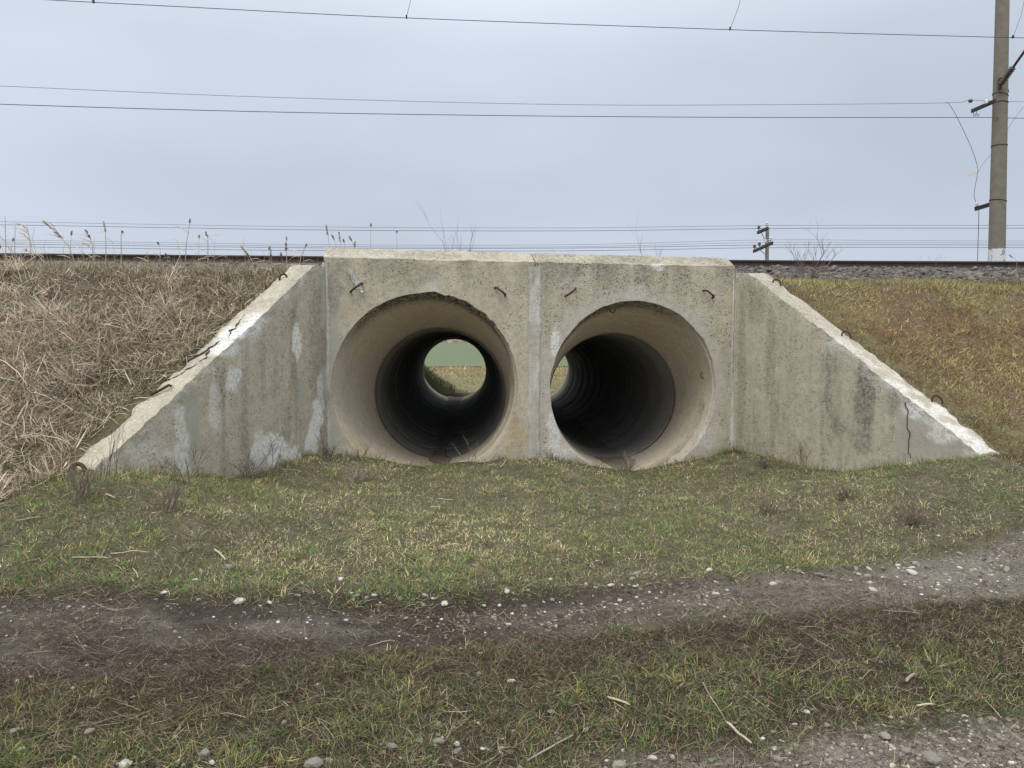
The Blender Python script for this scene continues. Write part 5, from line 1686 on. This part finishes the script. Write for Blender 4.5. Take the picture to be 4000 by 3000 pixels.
def reed(pts, plume, label, group, seed, leaves=2, pm='plume', rad=0.006, pw=0.03):
    """pts: stem points from the ground up; plume: length of the seed head (0 = none)"""
    r = random.Random(seed)
    e = empty('reed', pts[0], label, 'reed', group)
    mb = MB()
    mb.tube(pts, [rad * (1 - 0.6 * i / (len(pts) - 1)) for i in range(len(pts))], 4)
    mb.build('stem', M['reed_stem'], e)
    if plume:
        d = (pts[-1] - pts[-2]).normalized()
        mb = MB()
        for k in range(46):
            t = r.random()
            b = pts[-1] - d * plume * 0.55 + d * plume * t * 0.9
            q = Vector((r.gauss(0, 1), r.gauss(0, 1), r.gauss(0, 0.6))).normalized()
            ln = plume * r.uniform(0.16, 0.30) * (1 - 0.35 * t)
            tip = b + d * ln * 0.9 + q * pw * (1 - 0.6 * t) * r.uniform(0.4, 1.2) + Vector((0, 0, -0.25 * ln))
            s = d.cross(q)
            mb.strip([b, b.lerp(tip, 0.5) + q * 0.006, tip], 0.013, s)
        mb.build('plume', M[pm], e)
    for k in range(leaves):
        i = min(len(pts) - 2, max(0, int((0.3 + 0.6 * k / max(1, leaves)) * (len(pts) - 1))))
        b = pts[i].lerp(pts[i + 1], r.random())
        a = r.choice([0, math.pi]) + r.gauss(0, 0.5)
        h = Vector((math.cos(a), math.sin(a) * 0.4, 0))
        ln = r.uniform(0.14, 0.30)
        up = r.uniform(0.2, 1.1)
        mb = MB()
        mb.strip([b, b + h * ln * 0.35 + Vector((0, 0, ln * 0.35 * up)), b + h * ln * 0.7 + Vector((0, 0, ln * 0.45 * up)), b + h * ln + Vector((0, 0, ln * 0.3 * up))], 0.014, (0.1, 0.8, 0.6))
        mb.build('leaf', M['reed_stem'], e)
    return e

def reed_px(base_px, mids, top_px, Y, **kw):
    """reed rooted on the bank at distance Y, passing the photo pixels given"""
    b = at_y(*base_px, Y)
    b.z = float(surf_h(np.array([b.x]), np.array([Y]))[0]) - 0.02
    pts = [b] + [at_y(px, py, Y) for px, py in mids] + [at_y(*top_px, Y)]
    out = []
    for i in range(len(pts) - 1):
        for t in (0, 0.34, 0.67): out.append(pts[i].lerp(pts[i + 1], t))
    out.append(pts[-1])
    return reed(out, **kw)

RG = 'dry reeds along the top of the left slope'
reed_px((305, 1000), [(268, 962), (232, 917)], (202, 890), 9.6, plume=0.34, label='tall leaning reed with a big drooping feathery tan plume', group=RG, seed=1, leaves=3, pw=0.05)
# droop at the end of the big plume
reed_px((415, 1100), [(414, 960), (412, 905)], (408, 882), 9.3, plume=0.13, label='upright reed with a pale slender plume against the sky', group=RG, seed=2, leaves=0, pm='plume_pale', pw=0.025)
reed_px((365, 1010), [(362, 960), (352, 930)], (342, 912), 9.5, plume=0.12, label='short leafy reed between the pale plume and the drooping plume', group=RG, seed=3, leaves=6, pw=0.04)
reed_px((125, 1005), [(118, 950), (110, 905)], (104, 880), 9.4, plume=0, label='spiky leafy reed left of the drooping plume', group=RG, seed=4, leaves=7)
reed_px((22, 1010), [(22, 930), (21, 880)], (19, 845), 9.4, plume=0, label='bare reed stalk at the left edge of the picture', group=RG, seed=5, leaves=2)
reed_px((56, 1005), [(58, 940)], (60, 882), 9.5, plume=0, label='thin leafless reed stalk second from the left edge', group=RG, seed=6, leaves=0)
reed_px((472, 1000), [(473, 950), (473, 918)], (478, 905), 9.6, plume=0.04, label='slim reed with one small tip leaf right of the pale plume', group=RG, seed=7, leaves=1)
reed_px((720, 1010), [(728, 950), (736, 905)], (742, 862), 9.7, plume=0.05, label='tall thin reed midway between pale plume and wing wall', group=RG, seed=8, leaves=2)
reed_px((812, 1005), [(812, 960), (812, 930)], (806, 912), 9.8, plume=0.06, label='forked thin reed with two dark little seed heads', group=RG, seed=9, leaves=4)
reed_px((1122, 1110), [(1120, 1010), (1118, 985)], (1118, 950), 9.6, plume=0.20, label='reed with an upright brown plume just left of the headwall', group=RG, seed=10, leaves=2, pw=0.035)
reed_px((1000, 1090), [(985, 1020), (970, 995)], (955, 978), 9.3, plume=0.16, label='reed with a curved tan plume low over the wing wall top', group=RG, seed=11, leaves=1, pw=0.03)
reed_px((1062, 1090), [(1060, 1030)], (1058, 990), 9.5, plume=0.14, label='small reed with a narrow plume close to the headwall corner', group=RG, seed=12, leaves=1, pw=0.025)
reed_px((1165, 1060), [(1176, 1000)], (1196, 958), 10.2, plume=0.05, label='bent reed leaning towards the headwall corner', group=RG, seed=13, leaves=2)
# a band of nameless thin stalks between them
r = random.Random(44)
for k in range(34):
    Y = r.uniform(9.0, 12.5)
    px = r.uniform(5, 1200)
    x = (px - 2000) / 3000 * Y
    b = Vsurf(x, Y)
    top = b + Vector((r.gauss(0, 0.06), 0, r.uniform(0.22, 0.46) if r.random() < 0.7 else r.uniform(0.4, 0.55)))
    pl_, lv_ = (0.05 if r.random() < 0.3 else 0), r.choice([0, 1, 2, 3])
    where = 'left of the drooping plume' if px < 200 else 'between the drooping and the pale plume' if px < 410 else 'right of the pale plume' if px < 760 else 'above the middle of the left wing' if px < 980 else 'close to the headwall corner'
    reed([b, b.lerp(top, 0.4) + Vector((r.gauss(0, 0.015), 0, 0)), b.lerp(top, 0.75) + Vector((r.gauss(0, 0.02), 0, 0)), top], pl_,
         'thin %s reed stalk%s %s' % (['leafless', 'one leaved', 'two leaved', 'three leaved'][lv_], ' with small tip tuft' if pl_ else '', where), 'thin reed stalks on the left bank top', 200 + k, leaves=lv_, rad=0.0035)
# behind the parapet
PG = 'reeds standing behind the parapet'
for k, (bp, mids, tp_, pl, lab, pm) in enumerate([
        ((1286, 1000), [(1286, 960), (1283, 930)], (1277, 895), 0.17, 'leftmost tall plume standing behind the parapet corner', 'plume'),
        ((1316, 1000), [(1312, 950)], (1300, 925), 0.10, 'slender leaning plume, second from the left behind the parapet', 'plume'),
        ((1330, 1000), [(1330, 950)], (1326, 922), 0.16, 'fullest brown plume in the parapet group', 'plume'),
        ((1352, 1000), [(1347, 960)], (1342, 938), 0.06, 'short plume at the middle of the parapet group', 'plume'),
        ((1384, 1000), [(1384, 960)], (1368, 930), 0.09, 'short bushy plume near the right of the parapet group', 'plume'),
        ((1380, 1000), [(1383, 975)], (1386, 952), 0.09, 'lowest plume barely clearing the parapet', 'plume'),
        ((1447, 1000), [(1448, 940)], (1449, 878), 0.05, 'single bare tall stalk right of the parapet plumes', 'plume'),
        ((1545, 1000), [(1551, 950)], (1550, 905), 0.03, 'forked leafy stalk farthest right behind the parapet', 'plume')]):
    reed_px(bp, mids, tp_, 11.2, plume=pl, label=lab, group=PG, seed=60 + k, leaves=2 if k > 6 else 0, pm=pm, pw=0.028, rad=0.004)

# ------------------------------------------------------------------ bare shrubs and dry weeds
def branch(mb, p, d, ln, r0, depth, r, spread=0.55, up=0.12, n=2):
    pts = [p]
    q, dd = p.copy(), d.copy()
    k = 3
    for i in range(k):
        dd = (dd + Vector((r.gauss(0, 0.13), r.gauss(0, 0.13), r.gauss(0, 0.10) + up * 0.3))).normalized()
        q = q + dd * ln / k
        pts.append(q.copy())
    mb.tube(pts, [r0 * (1 - 0.45 * i / k) for i in range(k + 1)], 3, False)
    if depth > 0:
        for j in range(n + (r.random() < 0.5)):
            t = r.uniform(0.35, 1.0)
            i = min(k - 1, int(t * k))
            b = pts[i].lerp(pts[i + 1], t * k - i)
            nd = (dd + Vector((r.gauss(0, spread), r.gauss(0, spread), r.gauss(0, spread * 0.6) + up))).normalized()
            branch(mb, b, nd, ln * r.uniform(0.5, 0.8), r0 * 0.55, depth - 1, r, spread, up, n)

def shrub(name, base, h, stems, depth, seed, mat, label, cat, group=None, r0=0.006, fan_=0.5, up=0.25, spread=0.5, n=2):
    r = random.Random(seed)
    e = empty(name, base, label, cat, group)
    mb = MB()
    for k in range(stems):
        d = Vector((r.gauss(0, fan_), r.gauss(0, fan_), 1)).normalized()
        branch(mb, Vector(base) + Vector((r.gauss(0, 0.03), r.gauss(0, 0.03), -0.01)), d, h * r.uniform(0.4, 0.7), r0, depth, r, spread, up, n)
    mb.build('branches', mat, e)
    return e

sb = at_y(3150, 1075, 15.2); sb.z = float(surf_h(np.array([sb.x]), np.array([15.2]))[0])
shrub('bare_shrub', sb, 0.9, 9, 3, 3, M['twig'], 'leafless bush growing in the ballast beside the right wing wall', 'shrub', None, 0.009, 0.55, 0.2, 0.45)
for px, Y, h, sd, lab in ((1760, 12.2, 0.55, 4, 'left of two wispy bare weeds showing above the headwall'), (1850, 12.4, 0.6, 5, 'right of two wispy bare weeds showing above the headwall'),
                          (2560, 13.4, 0.62, 6, 'wide wispy weed behind the pebbly half of the parapet'), (2240, 12.8, 0.42, 8, 'tiny bare weed peeping over the middle of the parapet')):
    b = Vsurf((px - 2000) / 3000 * Y, Y)
    shrub('dry_weed', b, h + 0.35, 4, 2, sd, M['twig'], lab, 'weed', None, 0.004, 0.35, 0.3, 0.35)
for k, (px, Y, h) in enumerate(((3350, 15.0, 0.45), (3420, 15.4, 0.5), (3610, 15.2, 0.75), (3690, 15.0, 0.35), (3870, 14.8, 0.3), (3040, 15.6, 0.3), (3960, 15.2, 0.4))):
    b = Vsurf((px - 2000) / 3000 * Y, Y)
    shrub('dry_weed', b, h, 3, 2, 30 + k, M['twig'], ['first wispy weed right of the bare bush on the ballast', 'second wispy weed right of the bare bush on the ballast', 'tallest wispy weed on the ballast, midway to the pole',
          'low wispy weed right of the tallest one on the ballast', 'small weed on the ballast in front of the concrete pole', 'small weed between the parapet end and the bare bush', 'weed on the ballast at the right edge'][k], 'weed', None, 0.003, 0.4, 0.3, 0.35)
p0 = at_y(3962, 1000, 17.0)
reed_px((3975, 1030), [(3972, 1018)], (3948, 1000), 16.2, plume=0.12, label='lone reed plume above the rail at the far right', group=None, seed=99, leaves=0, pw=0.04)

def ground_at(px, py):
    """where the line of sight at a photo pixel first meets the ground"""
    a_, b_ = (px - 2000) / 3000, (1500 - py) / 3000
    c_, s_ = math.cos(PITCH), math.sin(PITCH)
    d = np.array([a_, c_ + b_ * s_, b_ * c_ - s_])
    t = np.linspace(2.0, 14.0, 2400)
    P = np.array([0, 0, CAMZ])[None] + d[None] * (t / d[1])[:, None]
    h = ground_h(P[:, 0], P[:, 1])
    hit = np.nonzero(P[:, 2] <= h)[0]
    i = hit[0] if len(hit) else len(t) - 1
    q = P[i]
    vlim = 9.95 + KV * q[0]
    if q[1] > vlim:
        q = np.array([q[0] * vlim / q[1], vlim, 0])
        q[2] = float(ground_h(q[:1], q[1:2])[0])
    return Vector(q)

weeds = [((1500, 1790), 0.36, 2, 1, 'weed_pale', 'single seed stalk leaning in the mouth of the left pipe', 0.30, 0.2),
         ((1835, 1790), 0.30, 3, 2, 'weed', 'branched weed with little seed heads on the floor edge of the left pipe', 0.5, 0.6),
         ((1400, 1800), 0.28, 4, 2, 'weed_dark', 'dark twiggy weed at the lower left rim of the left pipe', 0.8, 0.6),
         ((1275, 1800), 0.30, 7, 2, 'weed_dark', 'bushy dark weed at the foot of the joint between wing and headwall', 0.6, 0.5),
         ((1390, 1880), 0.22, 14, 2, 'weed_pale', 'pale brushy clump of weed in the grass before the left pipe', 0.7, 0.6),
         ((2455, 1815), 0.24, 9, 2, 'weed_pale', 'pale tangled weed in the mouth of the right pipe', 0.9, 0.6),
         ((2150, 1770), 0.16, 6, 2, 'weed_dark', 'small dark weed under the joint between the two pipes', 0.8, 0.6),
         ((1060, 1830), 0.42, 5, 2, 'weed_dark', 'tall dark weed against the cement patch of the left wing', 0.4, 0.5),
         ((960, 1870), 0.3, 6, 2, 'weed_dark', 'dark weed left of the tall one under the left wing', 0.6, 0.5),
         ((720, 1890), 0.36, 6, 2, 'weed_dark', 'dark weed at the foot of the left wing below its cracked edge', 0.5, 0.5),
         ((320, 1950), 0.32, 12, 2, 'weed', 'grey brown weed clump standing before the left wing tip', 0.6, 0.5),
         ((660, 1990), 0.26, 12, 2, 'weed', 'grey weed clump in the grass right of the left wing tip', 0.7, 0.5),
         ((450, 1880), 0.45, 2, 2, 'weed_dark', 'thin straight weed stem in front of the left wing tip', 0.2, 0.3),
         ((2120, 2010), 0.30, 2, 1, 'weed', 'lone reddish brown stalk standing in the middle of the grass', 0.12, 0.2),
         ((2985, 1830), 0.20, 8, 2, 'weed_dark', 'dark weed at the corner by the right pipe', 0.8, 0.6),
         ((3130, 1825), 0.34, 4, 2, 'weed', 'leafy thin weed against the foot of the right wing', 0.5, 0.5),
         ((3300, 1835), 0.34, 5, 2, 'weed', 'spreading weed under the dark stains of the right wing', 0.6, 0.5),
         ((2985, 1960), 0.34, 2, 1, 'weed_pale', 'pale upright stem in the grass before the right wing', 0.2, 0.25),
         ((3000, 2010), 0.22, 15, 2, 'weed', 'round brown tumbleweed tangle lying in the right of the grass', 1.0, 0.7),
         ((3540, 2050), 0.22, 16, 2, 'weed', 'brown tumbleweed tangle farthest right in the grass', 1.0, 0.7),
         ((3300, 1950), 0.2, 12, 2, 'weed', 'low grey weed tangle between the two tumbleweeds and the wing', 1.0, 0.7),
         ((2250, 1880), 0.13, 10, 2, 'weed_pale', 'low pale weed in the grass in front of the middle joint', 0.9, 0.6)]
for k, ((px, py), h, st_, dp, mt, lab, fn, sp) in enumerate(weeds):
    b = ground_at(px, py)
    shrub('dry_weed', b, h * 1.1, int(st_ * 1.4 + 0.5), dp, 70 + k, M[mt], lab, 'weed', None, 0.0042, fn, 0.25, sp)

# sticks and reed bits lying on the ground
def lying(name, p0, p1, r, mat, label, cat, group=None, bend=0.01, flat=False):
    p0, p1 = Vector(p0), Vector(p1)
    e_pts = []
    rr = random.Random(len(label))
    for t in np.linspace(0, 1, 7):
        q = p0.lerp(p1, t)
        q.z = float(ground_h(np.array([q.x]), np.array([q.y]))[0]) + r + 0.014
        e_pts.append(q + Vector((0, bend * math.sin(t * math.pi), 0)))
    mb = MB(); mb.tube(e_pts, [r * k for k in (0.8, 1, 1, 0.95, 0.9, 0.85, 0.7)], 6)
    return tag(mb.build(name, mat, None, True), label, cat, group)

bits = [((838, 2158), (880, 2200), 0.012, 'stick', 'thick pale straw piece lying alone in the left grass'),
        ((2838, 2840), (2935, 2922), 0.010, 'stick', 'long pale cane with a broken end at the lower right'),
        ((2745, 2680), (2838, 2840), 0.006, 'weed_pale', 'thin grey stem running up from the pale cane'),
        ((2372, 2738), (2460, 2772), 0.009, 'stick', 'flat tan reed scrap lying near the lower middle'),
        ((1742, 2138), (1794, 2134), 0.008, 'stick', 'short straw piece crosswise in front of the left pipe'),
        ((1795, 1808), (1832, 1808), 0.012, 'stick', 'pale wood chip on the sill of the left pipe'),
        ((1860, 1798), (1910, 1806), 0.009, 'stick', 'pale reed piece beside the wood chip at the left pipe'),
        ((1955, 1832), (1978, 1800), 0.010, 'stick', 'slanting straw piece in the grass between the pipes'),
        ((1905, 1823), (1940, 1820), 0.009, 'stick', 'short straw piece just left of the slanting one'),
        ((1710, 1955), (1770, 1958), 0.008, 'stick', 'tan reed piece in the grass below the left pipe'),
        ((1680, 1988), (1720, 1984), 0.008, 'stick', 'small brown reed bit below the tan reed piece'),
        ((1095, 1838), (1180, 1850), 0.009, 'weed_pale', 'grey stick at the foot of the left wing'),
        ((430, 2172), (585, 2168), 0.006, 'stick', 'long thin straw across the left grass'),
        ((280, 2190), (430, 2192), 0.006, 'stick', 'long thin straw continuing to the left of the other'),
        ((60, 2045), (160, 2033), 0.010, 'weed_pale', 'flat grey reed leaf near the left edge'),
        ((520, 2235), (540, 2270), 0.010, 'weed_pale', 'short upright grey bit left of the thick straw piece'),
        ((410, 1940), (450, 1955), 0.010, 'stick', 'tan straw piece before the left wing tip'),
        ((3125, 1886), (3175, 1888), 0.010, 'stick', 'yellow straw piece in the grass under the right wing'),
        ((3540, 2680), (3572, 2650), 0.013, 'weed_pale', 'pinkish grey leaf curl at the right above the gravel'),
        ((3580, 2775), (3650, 2768), 0.008, 'stick', 'pale straw at the edge of the near gravel rut'),
        ((80, 2915), (280, 2860), 0.005, 'weed', 'long thin twig in the lower left corner'),
        ((280, 2860), (560, 2800), 0.004, 'weed', 'thin twig continuing towards the lower middle'),
        ((2060, 2990), (2240, 2890), 0.007, 'weed_pale', 'grey twig at the bottom edge of the middle'),
        ((1440, 2535), (1540, 2515), 0.006, 'weed_pale', 'grey twig lying along the edge of the dirt'),
        ((3440, 2395), (3600, 2412), 0.005, 'weed_pale', 'thin stalk lying in the brown matted grass at right')]
for k, (a, b, rr, mt, lab) in enumerate(bits):
    lying('reed_piece' if mt == 'stick' else 'twig', ground_at(*a), ground_at(*b), rr * 0.62, M[mt], lab, 'straw' if mt == 'stick' else 'twig')

# ------------------------------------------------------------------ stones
svar = {}
for mk_ in ('stone_white', 'stone_tan', 'stone_grey'):
    svar[mk_] = []
    for k in range(6):
        me = stone_mesh(500 + k, 1.0, rng.uniform(0.7, 0.95), rng.uniform(0.5, 0.8), 2, 0.5)
        me.materials.append(M[mk_])
        svar[mk_].append(me)
rs = random.Random(5)
def place_word(x, y):
    q = 2000 + 3000 * x / y
    for lim, w in ((480, 'near the left edge'), (1250, 'below the left wing wall'), (2030, 'below the left pipe'), (2150, 'below the joint between the pipes'), (2830, 'below the right pipe'), (3650, 'below the right wing wall')):
        if q < lim: return w
    return 'near the right edge'
def stone(p, s, mk_, label, group=None, sink=0.25):
    o = bpy.data.objects.new('stone', svar[mk_][rs.randrange(6)])
    C.objects.link(o)
    o.location = (p[0], p[1], p[2] + s * (0.55 - sink))
    o.scale = (s * rs.uniform(0.9, 1.2), s * rs.uniform(0.8, 1.0), s * rs.uniform(0.75, 1.0))
    o.rotation_euler = (rs.uniform(-0.3, 0.3), rs.uniform(-0.3, 0.3), rs.uniform(0, 6.28))
    return tag(o, label, 'stone', group)
named = [((937, 2348), 21, 'stone_white', 'biggest whitish stone at the foot of the mud bank on the left'),
         ((1052, 2352), 12, 'stone_white', 'pair partner: white stone just right of the biggest bank stone'),
         ((1162, 2325), 13, 'stone_tan', 'tan rounded stone set in the mud bank right of the white ones'),
         ((762, 2265), 11, 'stone_white', 'white stone in the grass above the left mud bank'),
         ((895, 2217), 17, 'stone_grey', 'flat grey stone beside the thick straw piece'),
         ((640, 2315), 11, 'stone_white', 'whitish stone at the lip of the left mud bank'),
         ((1330, 2262), 12, 'stone_white', 'knobbly white stone in the grass edge left of centre'),
         ((1735, 2358), 15, 'stone_white', 'largest white stone of the cluster at the rut centre'),
         ((1660, 2325), 12, 'stone_white', 'leftmost white stone of the cluster at the rut centre'),
         ((1690, 2338), 10, 'stone_white', 'second white stone of the cluster at the rut centre'),
         ((1858, 2210), 13, 'stone_grey', 'grey stone standing alone in the dark grass above the rut'),
         ((2150, 2262), 10, 'stone_white', 'bright white stone alone right of the rut centre'),
         ((2387, 2286), 12, 'stone_white', 'flattish white stone on the gravel band right of centre'),
         ((2422, 2345), 11, 'stone_white', 'white stone below the flattish one on the gravel band'),
         ((1988, 2440), 12, 'stone_white', 'white lumpy stone at the lower edge of the dirt centre'),
         ((1996, 2662), 15, 'stone_white', 'white stone standing in the near grass at the middle'),
         ((1870, 2632), 14, 'stone_grey', 'grey stone in the near grass left of the white standing stone'),
         ((3562, 2236), 17, 'stone_white', 'largest pale stone on the far gravel band at right'),
         ((3352, 2242), 11, 'stone_white', 'white stone left of the largest on the far gravel band'),
         ((3200, 2243), 15, 'stone_grey', 'grey rounded stone on the far gravel band'),
         ((3152, 2782), 13, 'stone_white', 'white stone at the edge of the near gravel rut'),
         ((3230, 2833), 14, 'stone_tan', 'yellowish stone on the near gravel rut'),
         ((3455, 2875), 21, 'stone_tan', 'tan wedge shaped stone on the near gravel rut'),
         ((3640, 2960), 34, 'stone_grey', 'largest flat grey stone in the bottom right corner'),
         ((3540, 2935), 18, 'stone_grey', 'bluish grey stone left of the largest corner stone'),
         ((3035, 2965), 16, 'stone_tan', 'brownish stone at the bottom edge right of the pale cane'),
         ((520, 2722), 8, 'stone_white', 'small white stone in the dead grass at lower left'),
         ((465, 2725), 9, 'stone_tan', 'small tan stone left of the small white one at lower left'),
         ((350, 2855), 18, 'stone_tan', 'rounded tan stone in the grass at lower left'),
         ((60, 2855), 19, 'stone_grey', 'pale grey stones lump at the left edge near the bottom'),
         ((800, 2945), 24, 'stone_grey', 'pale block shaped stone near the bottom left of centre'),
         ((830, 2980), 15, 'stone_white', 'white chip beside the block shaped stone'),
         ((1225, 2985), 32, 'stone_grey', 'wide grey stone at the bottom edge left of centre'),
         ((490, 2985), 24, 'stone_white', 'whitish stone at the bottom edge in the left quarter'),
         ((1530, 2918), 20, 'stone_grey', 'grey stone in the near grass at the bottom centre left'),
         ((1715, 2895), 18, 'stone_grey', 'long grey stone in the near grass at the bottom centre'),
         ((2155, 2780), 14, 'stone_grey', 'grey stone in the near grass right of centre'),
         ((2418, 2990), 22, 'stone_tan', 'rounded tan stone at the bottom edge right of centre'),
         ((2290, 2850), 11, 'stone_white', 'whitish stone in the near grass above the bottom edge')]
for (px, py), hp, mk_, lab in named:
    p = ground_at(px, py + hp * 0.4)
    D = p.y
    stone(p, hp / 3000 * math.hypot(D, CAMZ) * 1.1, mk_, lab.replace('pair partner: ', ''), None, 0.2)
zones = [(66, (2450, 4000), (2180, 2350), (8, 16), 'on the far gravel band', 'stones on the far gravel band'),
         (56, (1350, 2500), (2270, 2430), (6, 14), 'in the far rut', 'stones in the middle of the far rut'),
         (26, (0, 1350), (2330, 2440), (5, 10), 'along the left mud bank', 'stones along the left mud bank'),
         (60, (2900, 4000), (2750, 3000), (8, 20), 'in the near gravel rut', 'stones in the near gravel rut'),
         (44, (0, 2900), (2820, 3000), (7, 18), 'in the near grass', 'stones in the near grass'),
         (16, (1300, 3800), (2080, 2240), (5, 9), 'in thin grass above the rut', 'stones in the thin grass above the rut')]
for (cnt, xr_, yr_, sr, lab, grp) in zones:
    k = 0
    while k < cnt:
        px, py = rs.uniform(*xr_), rs.uniform(*yr_)
        if grp == 'stones on the far gravel band':
            py = 2290 - (px - 2450) * 0.045 + rs.gauss(0, 32)
        if grp == 'stones in the near gravel rut' and (px - 2900) / 1100 * 260 + (py - 2750) < 235: continue
        p = ground_at(px, py)
        hp = sr[0] + (sr[1] - sr[0]) * rs.random() ** 1.8
        mk_ = rs.choices(['stone_white', 'stone_tan', 'stone_grey'], [0.30, 0.38, 0.32])[0]
        size = 'tiny' if hp < sr[0] + 0.12 * (sr[1] - sr[0]) else 'small' if hp < sr[0] + 0.45 * (sr[1] - sr[0]) else 'larger'
        stone(p, hp / 3000 * p.y * 1.1, mk_, '%s %s stone %s %s' % (size, mk_[6:], lab, place_word(p.x, p.y)), grp, rs.uniform(0.35, 0.6))
        k += 1

# finer gravel
r = np.random.default_rng(77)
x, y = fan(52000, 2.4, 6.9, r, 1.2)
dmx, q1, q2 = dirt_mask(x, y)
v = y - KV * x
dens = 0.75 * q2 + q1 * (0.08 + 0.85 * sm(-1.4, 0.4, x) * sm(4.25, 4.55, v)) + 0.03 + 0.10 * sm(3.6, 3.0, v)
keep = r.random(len(x)) < dens * sm(0.30, 0.6, n2(x, y, 2.4, 3, 97.0))
x, y = x[keep], y[keep]
n = len(x)
i = r.permutation(n)
x, y = x[i], y[i]
sz = 0.0035 + 0.015 * r.random(n) ** 3.2
parts = np.array_split(np.arange(n), 3)
for idx, mk_, lab in zip(parts, ('stone_grey', 'stone_tan', 'stone_white'), ('grey', 'tan', 'pale')):
    if mk_ == 'stone_white': idx = idx[: int(len(idx) * 0.6)]
    o = scatter_mesh("gravel", small_np, x[idx], y[idx], surf_h(x[idx], y[idx]) - sz[idx] * 0.12, sz[idx], M[mk_], r)
    tag(o, 'fine %s gravel in the wheel ruts' % lab, 'gravel', 'gravel in the wheel ruts', 'stuff')

# crumbs of dark soil lying in the worn dirt
r = np.random.default_rng(78)
x, y = fan(30000, 2.4, 6.6, r, 1.2)
dmx, q1, q2 = dirt_mask(x, y)
keep = r.random(len(x)) < (0.10 + 0.55 * q1 + 0.25 * q2) * sm(0.35, 0.62, n2(x, y, 3.0, 3, 98.0))
x, y = x[keep], y[keep]
sz = 0.004 + 0.014 * r.random(len(x)) ** 3
o = scatter_mesh('soil_crumbs', small_np, x, y, surf_h(x, y) - sz * 0.15, sz, M['clod'], r)
tag(o, 'dark crumbs of soil in the wheel ruts', 'soil', None, 'stuff')
